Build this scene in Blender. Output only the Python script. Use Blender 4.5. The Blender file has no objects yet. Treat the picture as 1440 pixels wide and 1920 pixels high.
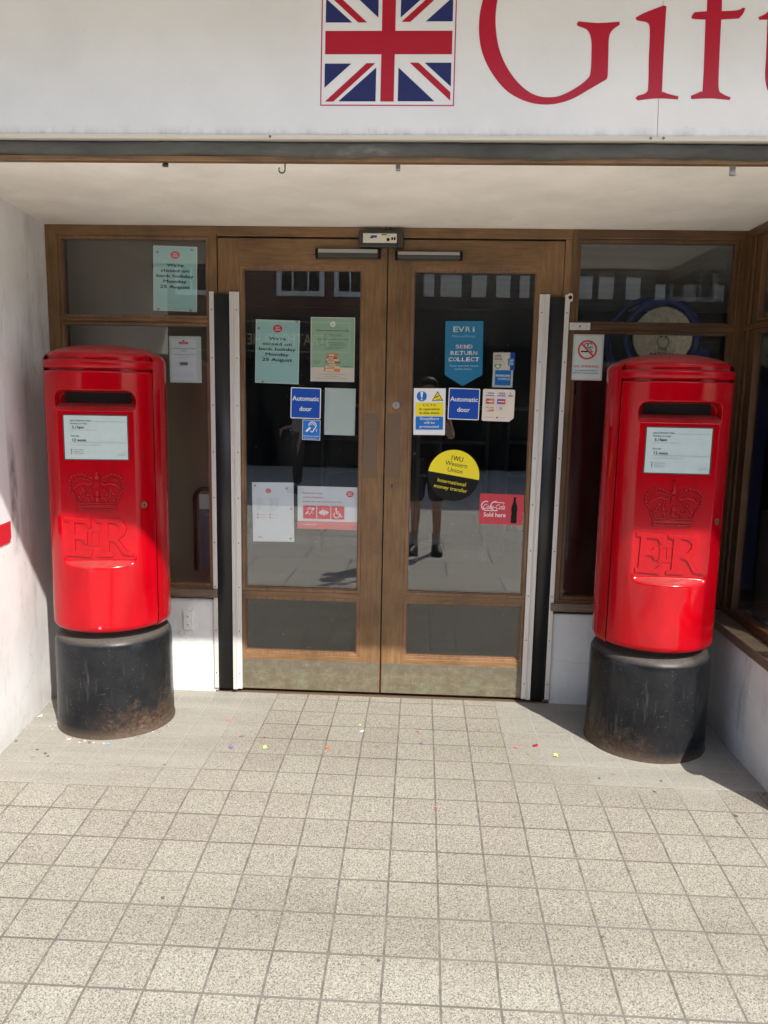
import bpy, bmesh, math, random
from mathutils import Vector, Matrix
random.seed(7)
R = math.radians
SC = bpy.context.scene
COL = SC.collection
# ------------------------------------------------------------------ camera
CAM = Vector((0.18435, -3.64767, 1.479))
pitch, yaw, roll, FPX = .15146, .04531, .01917, 1458.5
fw = Vector((-math.sin(yaw)*math.cos(pitch), math.cos(yaw)*math.cos(pitch), -math.sin(pitch)))
rt = Vector((math.cos(yaw), math.sin(yaw), 0)); up = rt.cross(fw)
RT = rt*math.cos(roll)+up*math.sin(roll); UP = -rt*math.sin(roll)+up*math.cos(roll)
cd = bpy.data.cameras.new('camera'); cam = bpy.data.objects.new('camera', cd); COL.objects.link(cam)
cd.sensor_fit = 'HORIZONTAL'; cd.sensor_width = 36; cd.lens = FPX/1440*36
cd.clip_start = .05; cd.clip_end = 500
m = Matrix((RT, UP, -fw)).transposed().to_4x4(); m.translation = CAM
cam.matrix_world = m
SC.camera = cam
SC.render.resolution_x = 768; SC.render.resolution_y = 1024
# ------------------------------------------------------------------ world + sun
SUN_AZ, SUN_EL = 31.0, 47.0          # azimuth measured from -Y towards +X
W = bpy.data.worlds.new('World'); SC.world = W; W.use_nodes = True
nt = W.node_tree; bg = nt.nodes['Background']
sk = nt.nodes.new('ShaderNodeTexSky'); sk.sky_type = 'NISHITA'; sk.sun_disc = False
sk.sun_elevation = R(SUN_EL); sk.sun_rotation = R(180-SUN_AZ); sk.air_density = 1.0; sk.dust_density = 1.5
nt.links.new(sk.outputs[0], bg.inputs[0]); bg.inputs[1].default_value = .15
sd = Vector((math.sin(R(SUN_AZ))*math.cos(R(SUN_EL)), -math.cos(R(SUN_AZ))*math.cos(R(SUN_EL)), math.sin(R(SUN_EL))))
sl = bpy.data.lights.new('sun', 'SUN'); sl.energy = 3.6; sl.angle = R(.5); sl.color = (1, .95, .88)
so = bpy.data.objects.new('sun', sl); COL.objects.link(so); so.rotation_euler = sd.to_track_quat('Z', 'Y').to_euler()
so.location = sd*20
SC.view_settings.view_transform = 'Standard'; SC.view_settings.look = 'None'
SC.view_settings.gamma = 1; SC.view_settings.exposure = 1.22
SC.cycles.max_bounces = 10; SC.cycles.diffuse_bounces = 6; SC.cycles.glossy_bounces = 6; SC.cycles.transparent_max_bounces = 24

# ------------------------------------------------------------------ measuring helpers (pixel of the 1440x1920 photo -> metres)
def ray(px, py): return RT*(px-720)/FPX-UP*(py-960)/FPX+fw
def atY(px, py, y=0.):
    d = ray(px, py); return CAM+d*((y-CAM.y)/d.y)
def fz(y):
    yb = -.912; k = .15; d = yb-y
    b = d if d > k else (0 if d < -k else (d+k)**2/(4*k))
    return -.01717*y-.07777*b
def atFloor(px, py):
    d = ray(px, py); lo, hi = .5, 30
    for _ in range(40):
        mm = (lo+hi)/2; q = CAM+d*mm
        if q.z > fz(q.y): lo = mm
        else: hi = mm
    return CAM+d*lo
# ------------------------------------------------------------------ materials
MATS = {}
def new(name):
    m = bpy.data.materials.new(name); m.use_nodes = True; MATS[name] = m
    return m, m.node_tree, m.node_tree.nodes['Principled BSDF']
def lk(t, a, b): t.links.new(a, b)
def noise(t, scale, detail=4, rough=.55, vec=None, dist=0):
    n = t.nodes.new('ShaderNodeTexNoise'); n.inputs['Scale'].default_value = scale
    n.inputs['Detail'].default_value = detail; n.inputs['Roughness'].default_value = rough; n.inputs['Distortion'].default_value = dist
    if vec is not None: lk(t, vec, n.inputs['Vector'])
    return n.outputs['Fac']
def ocoord(t, scale=None):
    c = t.nodes.new('ShaderNodeTexCoord').outputs['Object']
    if scale:
        mp = t.nodes.new('ShaderNodeMapping'); mp.inputs['Scale'].default_value = scale; lk(t, c, mp.inputs[0]); return mp.outputs[0]
    return c
def gcoord(t, scale=None):
    c = t.nodes.new('ShaderNodeNewGeometry').outputs['Position']
    if scale:
        mp = t.nodes.new('ShaderNodeMapping'); mp.inputs['Scale'].default_value = scale; lk(t, c, mp.inputs[0]); return mp.outputs[0]
    return c
def ramp(t, fac, stops, interp='LINEAR'):
    r = t.nodes.new('ShaderNodeValToRGB'); r.color_ramp.interpolation = interp; e = r.color_ramp.elements
    while len(e) < len(stops): e.new(.5)
    for k, (p, c) in enumerate(stops):
        e[k].position = p; e[k].color = (c[0], c[1], c[2], 1) if isinstance(c, (tuple, list)) else (c, c, c, 1)
    lk(t, fac, r.inputs[0]); return r.outputs[0]
def mix(t, fac, a, b, mode='MIX'):
    n = t.nodes.new('ShaderNodeMix'); n.data_type = 'RGBA'; n.blend_type = mode
    for i, v in ((0, fac), (6, a), (7, b)):
        if hasattr(v, 'links'): lk(t, v, n.inputs[i])
        elif i == 0: n.inputs[0].default_value = v
        else: n.inputs[i].default_value = (v[0], v[1], v[2], 1)
    return n.outputs[2]
def mth(t, op, a, b=None, c=None, clamp=False):
    n = t.nodes.new('ShaderNodeMath'); n.operation = op; n.use_clamp = clamp
    for i, v in enumerate((a, b, c)):
        if v is None: continue
        if hasattr(v, 'links'): lk(t, v, n.inputs[i])
        else: n.inputs[i].default_value = v
    return n.outputs[0]
def bump(t, bs, h, strength=.3, dist=.002):
    b = t.nodes.new('ShaderNodeBump'); b.inputs['Strength'].default_value = strength; b.inputs['Distance'].default_value = dist
    lk(t, h, b.inputs['Height']); lk(t, b.outputs[0], bs.inputs['Normal'])
def plain(name, col, rough=.5, metal=0, var=.12, scale=30, coat=0, spec=None):
    m, t, bs = new(name)
    n = noise(t, scale, 5)
    lo = tuple(c*(1-var) for c in col); hi = tuple(min(1, c*(1+var)) for c in col)
    lk(t, ramp(t, n, [(.3, lo), (.7, hi)]), bs.inputs['Base Color'])
    bs.inputs['Roughness'].default_value = rough; bs.inputs['Metallic'].default_value = metal
    if coat: bs.inputs['Coat Weight'].default_value = coat; bs.inputs['Coat Roughness'].default_value = .08
    if spec is not None: bs.inputs['Specular IOR Level'].default_value = spec
    return m
def flat(name, col, rough=.45, spec=.5):
    m, t, bs = new(name); bs.inputs['Base Color'].default_value = (*col, 1); bs.inputs['Roughness'].default_value = rough
    bs.inputs['Specular IOR Level'].default_value = spec
    return m

def mat_tiles():
    m, t, bs = new('tile_floor')
    P = gcoord(t); s = t.nodes.new('ShaderNodeSeparateXYZ'); lk(t, P, s.inputs[0])
    wob = mth(t, 'MULTIPLY', mth(t, 'SUBTRACT', noise(t, 9, 2), .5), .004)
    gx = mth(t, 'DIVIDE', mth(t, 'ADD', mth(t, 'ADD', s.outputs[0], .18434), wob), .152)
    gy = mth(t, 'DIVIDE', mth(t, 'ADD', mth(t, 'ADD', s.outputs[1], 1.1319), wob), .152)
    dx = mth(t, 'ABSOLUTE', mth(t, 'SUBTRACT', gx, mth(t, 'ROUND', gx)))
    dy = mth(t, 'ABSOLUTE', mth(t, 'SUBTRACT', gy, mth(t, 'ROUND', gy)))
    d = mth(t, 'MINIMUM', dx, dy)
    n_edge = mth(t, 'MULTIPLY', mth(t, 'SUBTRACT', noise(t, 90, 3), .5), .012)
    g = mth(t, 'SUBTRACT', 1, mth(t, 'SMOOTH_MIN', mth(t, 'DIVIDE', mth(t, 'MAXIMUM', mth(t, 'SUBTRACT', mth(t, 'ADD', d, n_edge), .0170), 0), .008), 1, .0), clamp=True)
    # speckled aggregate
    w = noise(t, 235, 3, .6, P, 1.2)
    spk = ramp(t, w, [(.36, (.092, .086, .072)), (.455, (.185, .175, .149)), (.53, (.325, .313, .268)), (.66, (.37, .358, .313))])
    # per tile tint
    wn = t.nodes.new('ShaderNodeTexWhiteNoise'); cb = t.nodes.new('ShaderNodeCombineXYZ')
    lk(t, mth(t, 'FLOOR', gx), cb.inputs[0]); lk(t, mth(t, 'FLOOR', gy), cb.inputs[1]); lk(t, cb.outputs[0], wn.inputs[0])
    tint = ramp(t, wn.outputs[0], [(0, (.91, .89, .87)), (1, (1.0, 1.0, .97))])
    c = mix(t, 1, spk, tint, 'MULTIPLY')
    # grime and cement-smeared corners (worn, filled with grey dirt)
    big = noise(t, 2.2, 4, .6)
    c = mix(t, 1, c, ramp(t, big, [(.3, (.80, .79, .77)), (.62, (1, 1, 1))]), 'MULTIPLY')
    cxx = mth(t, 'SUBTRACT', mth(t, 'MULTIPLY', mth(t, 'ADD', mth(t, 'FLOOR', gx), .5), .152), .18434); cyy = mth(t, 'SUBTRACT', mth(t, 'MULTIPLY', mth(t, 'ADD', mth(t, 'FLOOR', gy), .5), .152), 1.1319)
    sx = mth(t, 'ADD', mth(t, 'MULTIPLY', cxx, .7), mth(t, 'MULTIPLY', s.outputs[0], .3)); sy = mth(t, 'ADD', mth(t, 'MULTIPLY', cyy, .7), mth(t, 'MULTIPLY', s.outputs[1], .3))
    ax = mth(t, 'ABSOLUTE', mth(t, 'SUBTRACT', sx, .03))
    cy = mth(t, 'ADD', mth(t, 'ADD', sy, mth(t, 'MULTIPLY', mth(t, 'SUBTRACT', wn.outputs[0], .5), .12)), mth(t, 'MULTIPLY', mth(t, 'SUBTRACT', noise(t, 5, 5), .5), .45))
    z1 = mth(t, 'MULTIPLY', mth(t, 'SMOOTH_MAX', mth(t, 'DIVIDE', mth(t, 'SUBTRACT', ax, .52), .32), 0, .1), mth(t, 'DIVIDE', mth(t, 'ADD', cy, .98), .28), clamp=True)
    z1 = mth(t, 'MULTIPLY', z1, .9, clamp=True)
    cem = ramp(t, noise(t, 14, 6, .65), [(.3, (.175, .168, .148)), (.7, (.285, .275, .245))])
    cem = mix(t, .38, cem, spk)
    c = mix(t, z1, c, cem)
    grc = mix(t, z1, ramp(t, noise(t, 30, 4), [(.35, (.095, .085, .073)), (.7, (.175, .157, .136))]), (.32, .305, .27))
    c = mix(t, mth(t, 'MULTIPLY', g, mth(t, 'SUBTRACT', 1, mth(t, 'MULTIPLY', z1, .55))), c, grc)
    # small dark scuffs
    sc = noise(t, 26, 3, .5)
    c = mix(t, 1, c, ramp(t, sc, [(.19, (.7, .68, .65)), (.25, (1, 1, 1))]), 'MULTIPLY')
    lk(t, c, bs.inputs['Base Color']); bs.inputs['Roughness'].default_value = .72; bs.inputs['Specular IOR Level'].default_value = .3
    h = mth(t, 'ADD', mth(t, 'MULTIPLY', g, -1.), mth(t, 'MULTIPLY', w, .25))
    bump(t, bs, h, .6, .0018)
    return m
def mat_slabs():
    m, t, bs = new('paving')
    P = gcoord(t)
    br = t.nodes.new('ShaderNodeTexBrick'); lk(t, P, br.inputs[0]); br.inputs['Scale'].default_value = 1
    br.inputs['Brick Width'].default_value = .9; br.inputs['Row Height'].default_value = .6; br.inputs['Mortar Size'].default_value = .008
    br.inputs['Color1'].default_value = (.66, .62, .54, 1); br.inputs['Color2'].default_value = (.57, .54, .47, 1); br.inputs['Mortar'].default_value = (.30, .28, .245, 1)
    n = noise(t, 6, 6, .6)
    lk(t, mix(t, 1, br.outputs[0], ramp(t, n, [(.3, .8), (.7, 1.05)]), 'MULTIPLY'), bs.inputs['Base Color']); bs.inputs['Roughness'].default_value = .85
    return m
def mat_wood(name, c1, c2, vert=True, rough=.38, streak=1.0):
    m, t, bs = new(name)
    v = gcoord(t, (9, 9, .9) if vert else (.9, 9, 9))
    n = noise(t, 7, 6, .6, v, .6)
    v2 = gcoord(t, (90, 90, 2.5) if vert else (2.5, 90, 90))
    n2 = noise(t, 3, 3, .6, v2)
    c = ramp(t, n, [(.28, c1), (.72, c2)])
    c = mix(t, 1, c, ramp(t, n2, [(.3, .72), (.7, 1.1)]), 'MULTIPLY')
    dirt = noise(t, 3.5, 5, .6, gcoord(t))
    c = mix(t, 1, c, ramp(t, dirt, [(.32, .62), (.58, 1.05)]), 'MULTIPLY')
    # chips where varnish has gone
    chip = ramp(t, noise(t, 34, 5, .7, gcoord(t)), [(.735, 0.), (.76, 1.)])
    zz = t.nodes.new('ShaderNodeSeparateXYZ'); lk(t, gcoord(t), zz.inputs[0])
    low = mth(t, 'MULTIPLY', chip, mth(t, 'SUBTRACT', 1.1, mth(t, 'DIVIDE', zz.outputs[2], .9), clamp=True))
    c = mix(t, mth(t, 'MULTIPLY', low, streak), c, (.42, .24, .11))
    lk(t, c, bs.inputs['Base Color']); bs.inputs['Roughness'].default_value = rough
    bump(t, bs, n2, .12, .001)
    return m
def mat_wall(name, base=(.70, .69, .67), dirty=.6):
    m, t, bs = new(name)
    g = gcoord(t)
    n = noise(t, 3, 6, .6, g); n2 = noise(t, 22, 5, .65, g)
    c = mix(t, 1, base, ramp(t, n, [(.3, .86), (.65, 1.04)]), 'MULTIPLY')
    st = ramp(t, noise(t, 8, 6, .7, gcoord(t, (1, 1, .28))), [(.52, (1, 1, 1)), (.70, (1-.42*dirty, 1-.44*dirty, 1-.46*dirty))])
    c = mix(t, 1, c, st, 'MULTIPLY')
    sc = ramp(t, noise(t, 60, 4, .7, gcoord(t, (1, 1, .5))), [(.27, (1-.7*dirty,)*3), (.33, (1, 1, 1))])
    c = mix(t, 1, c, sc, 'MULTIPLY')
    vo = t.nodes.new('ShaderNodeTexVoronoi'); vo.feature = 'DISTANCE_TO_EDGE'; vo.inputs['Scale'].default_value = 2.3
    wv = t.nodes.new('ShaderNodeVectorMath'); wv.operation = 'ADD'; nz = t.nodes.new('ShaderNodeTexNoise'); nz.inputs['Scale'].default_value = 5; nz.inputs['Detail'].default_value = 5; lk(t, g, nz.inputs['Vector'])
    ws = t.nodes.new('ShaderNodeVectorMath'); ws.operation = 'SCALE'; ws.inputs['Scale'].default_value = .25; lk(t, nz.outputs['Color'], ws.inputs[0]); lk(t, g, wv.inputs[0]); lk(t, ws.outputs[0], wv.inputs[1]); lk(t, wv.outputs[0], vo.inputs['Vector'])
    ck = mth(t, 'MULTIPLY', mth(t, 'SUBTRACT', 1, mth(t, 'DIVIDE', vo.outputs['Distance'], .006), clamp=True), ramp(t, noise(t, 2.5, 3, .5, g), [(.50, 0.), (.56, .6*dirty)]))
    c = mix(t, ck, c, (.20, .18, .17))
    # grime rising from the ground
    s = t.nodes.new('ShaderNodeSeparateXYZ'); lk(t, g, s.inputs[0])
    lo = mth(t, 'MULTIPLY', mth(t, 'SUBTRACT', 1, mth(t, 'DIVIDE', s.outputs[2], .12), clamp=True), mth(t, 'MULTIPLY', n2, dirty), clamp=True)
    c = mix(t, lo, c, (.25, .23, .20))
    lk(t, c, bs.inputs['Base Color']); bs.inputs['Roughness'].default_value = .75
    bump(t, bs, mth(t, 'ADD', n2, mth(t, 'MULTIPLY', n, .8)), .35, .004)
    return m
def mat_scuff_wall():
    m = mat_wall('render_left', (.76, .745, .73), .6); t = m.node_tree; bs = t.nodes['Principled BSDF']
    src = bs.inputs['Base Color'].links[0].from_socket
    g = t.nodes.new('ShaderNodeSeparateXYZ'); lk(t, gcoord(t), g.inputs[0])
    # rubbed black scuff band at elbow height, y about -0.50, z .75..1.25
    a = mth(t, 'SUBTRACT', 1, mth(t, 'DIVIDE', mth(t, 'ABSOLUTE', mth(t, 'ADD', g.outputs[1], .505)), .045), clamp=True)
    b = mth(t, 'SUBTRACT', 1, mth(t, 'DIVIDE', mth(t, 'ABSOLUTE', mth(t, 'SUBTRACT', g.outputs[2], 1.03)), .26), clamp=True)
    n = ramp(t, noise(t, 26, 6, .7, gcoord(t, (1, 1, .35))), [(.30, 0.), (.62, 1.)])
    f = mth(t, 'MULTIPLY', mth(t, 'MULTIPLY', mth(t, 'POWER', a, .6), mth(t, 'POWER', b, .5)), mth(t, 'MULTIPLY', n, 1.1), clamp=True)
    c = mix(t, f, src, (.10, .085, .09)); lk(t, c, bs.inputs['Base Color'])
    return m
def mat_redpaint():
    m, t, bs = new('red_gloss_paint')
    n = noise(t, 7, 4); o = ocoord(t)
    c = ramp(t, n, [(.3, (.33, .0004, .005)), (.7, (.38, .0008, .0065))])
    # dust on surfaces facing up, chips
    nm = t.nodes.new('ShaderNodeNewGeometry'); sp = t.nodes.new('ShaderNodeSeparateXYZ'); lk(t, nm.outputs['Normal'], sp.inputs[0])
    upf = mth(t, 'MULTIPLY', mth(t, 'DIVIDE', mth(t, 'SUBTRACT', sp.outputs[2], .45), .5, clamp=True), mth(t, 'MULTIPLY', noise(t, 18, 5, .65), .75), clamp=True)
    c = mix(t, upf, c, (.22, .10, .085))
    ch = ramp(t, noise(t, 55, 3, .6), [(.235, 1.), (.25, 0.)])
    c = mix(t, 1, c, ramp(t, noise(t, 4, 7, .7, ocoord(t, (1, 1, .35))), [(.35, (.80, .85, .85)), (.62, (1.06, 1.0, 1.0))]), 'MULTIPLY')
    c = mix(t, ramp(t, noise(t, 11, 8, .75, ocoord(t, (1, 1, .5))), [(.60, 0.), (.72, .22)]), c, (.30, .08, .06))
    c = mix(t, mth(t, 'MULTIPLY', ch, .7), c, (.35, .12, .10))
    lk(t, c, bs.inputs['Base Color']); lk(t, mth(t, 'ADD', .13, mth(t, 'MULTIPLY', upf, .6)), bs.inputs['Roughness'])
    bs.inputs['Coat Weight'].default_value = .12; bs.inputs['Coat Roughness'].default_value = .05; bs.inputs['Specular IOR Level'].default_value = .2
    bump(t, bs, mth(t, 'ADD', noise(t, 14, 3), mth(t, 'MULTIPLY', noise(t, 120, 2), .12)), .16, .004)
    return m
def mat_base():
    m, t, bs = new('black_base_paint')
    o = ocoord(t); s = t.nodes.new('ShaderNodeSeparateXYZ'); lk(t, o, s.inputs[0])
    n = noise(t, 9, 7, .68); n3 = noise(t, 45, 5, .7)
    c = ramp(t, noise(t, 5, 5), [(.3, (.005, .006, .008)), (.7, (.012, .013, .015))])
    c = mix(t, ramp(t, n3, [(.62, 0.), (.69, .6)]), c, (.13, .115, .095))
    c = mix(t, ramp(t, noise(t, 6, 8, .7, ocoord(t, (1, 1, .4))), [(.45, 0.), (.75, .16)]), c, (.06, .057, .052))
    low = mth(t, 'SUBTRACT', 1, mth(t, 'DIVIDE', s.outputs[2], .27), clamp=True)
    rf = ramp(t, mth(t, 'ADD', mth(t, 'MULTIPLY', low, .55), mth(t, 'MULTIPLY', n, .75)), [(.63, 0.), (.84, .65)])
    gw = t.nodes.new('ShaderNodeSeparateXYZ'); lk(t, gcoord(t), gw.inputs[0])
    side = mth(t, 'DIVIDE', mth(t, 'SUBTRACT', 1.20, mth(t, 'ABSOLUTE', gw.outputs[0])), .22, clamp=True)
    rust = ramp(t, noise(t, 30, 6, .7), [(.3, (.035, .02, .013)), (.5, (.085, .045, .026)), (.72, (.22, .17, .11))])
    c = mix(t, mth(t, 'MULTIPLY', rf, side), c, rust)
    ft = mth(t, 'MULTIPLY', mth(t, 'SUBTRACT', 1, mth(t, 'DIVIDE', s.outputs[2], .05), clamp=True), mth(t, 'ADD', .2, n3), clamp=True)
    c = mix(t, ft, c, (.10, .075, .055))
    st_ = ramp(t, noise(t, 1, 4, .6, ocoord(t, (45, 45, 5))), [(.60, 0.), (.70, .35)])
    c = mix(t, st_, c, (.07, .065, .06))
    nm = t.nodes.new('ShaderNodeNewGeometry'); sp = t.nodes.new('ShaderNodeSeparateXYZ'); lk(t, nm.outputs['Normal'], sp.inputs[0])
    upf = mth(t, 'MULTIPLY', mth(t, 'DIVIDE', mth(t, 'SUBTRACT', sp.outputs[2], .3), .5, clamp=True), mth(t, 'ADD', .25, mth(t, 'MULTIPLY', n3, .9)), clamp=True)
    c = mix(t, upf, c, (.085, .075, .064))
    lk(t, c, bs.inputs['Base Color'])
    bs.inputs['Specular IOR Level'].default_value = .2
    lk(t, mth(t, 'ADD', .24, mth(t, 'MULTIPLY', mth(t, 'MAXIMUM', upf, mth(t, 'MULTIPLY', rf, side)), .45)), bs.inputs['Roughness'])
    bump(t, bs, mth(t, 'ADD', n, mth(t, 'MULTIPLY', n3, .5)), .3, .003)
    return m
def mat_glass(name='glass', refl=.075, tint=(.80, .84, .82)):
    m = bpy.data.materials.new(name); m.use_nodes = True; MATS[name] = m; t = m.node_tree; t.nodes.clear()
    out = t.nodes.new('ShaderNodeOutputMaterial'); ms = t.nodes.new('ShaderNodeMixShader')
    tr = t.nodes.new('ShaderNodeBsdfTransparent'); tr.inputs[0].default_value = (*tint, 1)
    gl = t.nodes.new('ShaderNodeBsdfGlossy'); gl.inputs['Roughness'].default_value = .0
    lw = t.nodes.new('ShaderNodeLayerWeight'); lw.inputs[0].default_value = .5
    f = mth(t, 'ADD', refl, mth(t, 'MULTIPLY', mth(t, 'POWER', lw.outputs['Facing'], 4), .85), clamp=True)
    lk(t, f, ms.inputs[0]); lk(t, tr.outputs[0], ms.inputs[1]); lk(t, gl.outputs[0], ms.inputs[2])
    b = t.nodes.new('ShaderNodeBump'); b.inputs['Strength'].default_value = .02; b.inputs['Distance'].default_value = .01
    lk(t, noise(t, 2.2, 1, .4, gcoord(t)), b.inputs['Height']); lk(t, b.outputs[0], gl.inputs['Normal'])
    df = t.nodes.new('ShaderNodeBsdfDiffuse'); df.inputs[0].default_value = (.6, .6, .58, 1); m2 = t.nodes.new('ShaderNodeMixShader')
    sp_ = ramp(t, noise(t, 95, 2, .5, gcoord(t)), [(.775, 0.), (.79, .8)])
    sm_ = ramp(t, noise(t, 2.6, 6, .65, gcoord(t, (1.6, 1, .5))), [(.42, 0.), (.8, .022)])
    lk(t, mth(t, 'ADD', sp_, sm_, clamp=True), m2.inputs[0]); lk(t, ms.outputs[0], m2.inputs[1]); lk(t, df.outputs[0], m2.inputs[2])
    lk(t, m2.outputs[0], out.inputs[0]); return m
def mat_brass():
    m, t, bs = new('kick_plate_metal')
    g = gcoord(t)
    n = noise(t, 15, 9, .8, gcoord(t, (1, 1, 1.6))); n2 = noise(t, 7, 5, .7, g)
    c = ramp(t, n, [(.30, (.12, .10, .062)), (.5, (.18, .155, .105)), (.70, (.27, .25, .19))])
    c = mix(t, ramp(t, n2, [(.54, 0.), (.72, .35)]), c, (.18, .25, .16))
    zk = t.nodes.new('ShaderNodeSeparateXYZ'); lk(t, g, zk.inputs[0])
    c = mix(t, mth(t, 'MULTIPLY', mth(t, 'DIVIDE', mth(t, 'SUBTRACT', zk.outputs[2], .10), .08, clamp=True), .5), c, (.13, .115, .095))
    for sc_, th, am in (((260, 1, 9), .66, .6), ((12, 1, 240), .68, .45), ((90, 1, 40), .71, .7)):
        c = mix(t, ramp(t, noise(t, 1, 3, .6, gcoord(t, sc_)), [(th, 0.), (th+.04, am)]), c, (.42, .45, .38))
    lk(t, c, bs.inputs['Base Color']); bs.inputs['Metallic'].default_value = .45; bs.inputs['Roughness'].default_value = .5
    bump(t, bs, n, .25, .001); return m
def mat_lead():
    m, t, bs = new('lead_flashing')
    n = noise(t, 9, 6, .65, gcoord(t, (.35, 1, 1)))
    c = ramp(t, n, [(.3, (.045, .044, .040)), (.6, (.10, .098, .088)), (.78, (.24, .23, .205))])
    lk(t, c, bs.inputs['Base Color']); bs.inputs['Roughness'].default_value = .75; bs.inputs['Specular IOR Level'].default_value = .25
    bump(t, bs, noise(t, 12, 4, .6, gcoord(t, (.3, 1, 1))), .5, .006); return m
def mat_fascia():
    m, t, bs = new('sign_panel_white')
    n = noise(t, 3.5, 5, .6, gcoord(t))
    c = mix(t, 1, (.70, .69, .665), ramp(t, n, [(.3, .93), (.65, 1.02)]), 'MULTIPLY')
    sp = ramp(t, noise(t, 75, 3, .55, gcoord(t)), [(.235, (.5, .48, .45)), (.25, (1, 1, 1))])
    c = mix(t, 1, c, sp, 'MULTIPLY')
    s = t.nodes.new('ShaderNodeSeparateXYZ'); lk(t, gcoord(t), s.inputs[0])
    lo = mth(t, 'SUBTRACT', 1, mth(t, 'DIVIDE', mth(t, 'SUBTRACT', s.outputs[2], 2.27), .035), clamp=True)
    st = ramp(t, noise(t, 14, 6, .7, gcoord(t, (1.5, 1, .7))), [(.45, 0.), (.66, .6)])
    c = mix(t, mth(t, 'MULTIPLY', lo, st), c, (.33, .32, .29))
    lk(t, c, bs.inputs['Base Color']); bs.inputs['Roughness'].default_value = .22; bs.inputs['Specular IOR Level'].default_value = .6
    return m
def mat_brickfar():
    m, t, bs = new('far_brick')
    br = t.nodes.new('ShaderNodeTexBrick'); v = gcoord(t); mp = t.nodes.new('ShaderNodeMapping'); mp.inputs['Rotation'].default_value = (R(90), 0, 0)
    lk(t, v, mp.inputs[0]); lk(t, mp.outputs[0], br.inputs[0]); br.inputs['Scale'].default_value = 1
    br.inputs['Brick Width'].default_value = .225; br.inputs['Row Height'].default_value = .075; br.inputs['Mortar Size'].default_value = .008
    br.inputs['Color1'].default_value = (.17, .065, .042, 1); br.inputs['Color2'].default_value = (.11, .045, .032, 1); br.inputs['Mortar'].default_value = (.17, .14, .12, 1)
    lk(t, br.outputs[0], bs.inputs['Base Color']); bs.inputs['Roughness'].default_value = .9; return m
def emis(name, col, s):
    m, t, bs = new(name); bs.inputs['Base Color'].default_value = (*col, 1)
    bs.inputs['Emission Color'].default_value = (*col, 1); bs.inputs['Emission Strength'].default_value = s; return m

mat_tiles(); mat_slabs(); mat_redpaint(); mat_base(); mat_brass(); mat_lead(); mat_fascia(); mat_brickfar(); mat_scuff_wall()
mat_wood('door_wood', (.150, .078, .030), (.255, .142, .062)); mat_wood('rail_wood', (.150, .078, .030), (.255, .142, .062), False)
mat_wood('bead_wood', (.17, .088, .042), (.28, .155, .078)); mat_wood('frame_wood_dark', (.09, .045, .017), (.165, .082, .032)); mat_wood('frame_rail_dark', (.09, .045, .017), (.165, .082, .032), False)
mat_wood('sill_wood', (.12, .085, .058), (.21, .16, .11), False, .42, .3)
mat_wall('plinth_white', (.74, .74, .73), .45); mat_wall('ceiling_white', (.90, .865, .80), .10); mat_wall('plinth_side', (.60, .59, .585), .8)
mat_glass('glass', .06, (.965, .975, .97)); mat_glass('door_glass', .068, (.955, .965, .96))
plain('strip_metal', (.62, .60, .58), .38, .25, .10, 12); plain('rubber_black', (.012, .013, .015), .42, 0, .2, 10)
plain('steel', (.45, .44, .42), .35, .8); plain('dark_metal', (.05, .05, .045), .45, .4); plain('bronze', (.15, .10, .065), .45, .35, .35)
plain('cream_plastic', (.66, .62, .50), .5); plain('black', (.006, .006, .007), .5, spec=.2); plain('shadow_black', (.004, .004, .004), .9)
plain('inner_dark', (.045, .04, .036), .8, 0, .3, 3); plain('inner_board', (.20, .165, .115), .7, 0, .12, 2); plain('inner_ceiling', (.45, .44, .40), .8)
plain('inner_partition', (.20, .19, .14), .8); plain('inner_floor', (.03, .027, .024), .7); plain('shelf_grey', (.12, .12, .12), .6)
plain('canopy_white', (.62, .57, .48), .6); plain('canopy_timber', (.30, .20, .12), .6)
plain('white_paint', (.75, .75, .74), .5); plain('timber_black', (.02, .018, .016), .6); plain('plaster', (.68, .66, .60), .8); plain('slate', (.09, .09, .10), .6)
plain('skin', (.52, .30, .22), .5, 0, .06); plain('hair', (.05, .028, .015), .6, 0, .4, 60); plain('cloth_black', (.015, .016, .02), .8); plain('cloth_grey', (.30, .31, .34), .8)
plain('cloth_white', (.60, .60, .62), .8); plain('denim', (.08, .11, .18), .85); plain('sock', (.45, .45, .46), .85); plain('shoe', (.03, .03, .035), .5)
plain('notice_glass_card', (.44, .53, .53), .16, 0, .04, 5, .6)
plain('lottery_blue', (.010, .020, .15), .35); plain('lottery_cream', (.58, .54, .42), .4, 0, .25, 12); plain('sign_gold', (.75, .62, .34), .4)
emis('lamp_glow', (.95, .97, 1.0), 3.0)
plain('gum', (.09, .08, .07), .8); plain('gum_pale', (.20, .18, .155), .8)
flat('ink', (.010, .015, .024), .5, .2); flat('white', (.78, .79, .80)); flat('red_ink', (.62, .02, .035)); flat('letter_red', (.40, .006, .024), .25, .22); flat('flag_blue', (.014, .020, .11), .35, .25)
flat('flag_red', (.38, .006, .022), .28, .22); flat('pink_line', (.42, .04, .14), .3)
flat('poster_teal', (.34, .58, .585)); flat('poster_edge', (.62, .68, .68)); flat('sign_blue', (.004, .065, .40), .3); flat('sign_blue2', (.01, .16, .56), .3); flat('yellow', (.86, .72, .02), .3)
flat('evri_blue', (.02, .24, .48), .35); flat('pale_blue', (.30, .62, .72)); flat('paper', (.62, .66, .72)); flat('paper_blank', (.52, .60, .60)); flat('paper_warm', (.74, .66, .58))
flat('poster_green', (.33, .50, .37)); flat('orange', (.70, .22, .07)); flat('brick_red', (.42, .10, .07)); flat('book_cream', (.66, .58, .44)); flat('book_green', (.25, .38, .26))
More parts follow.
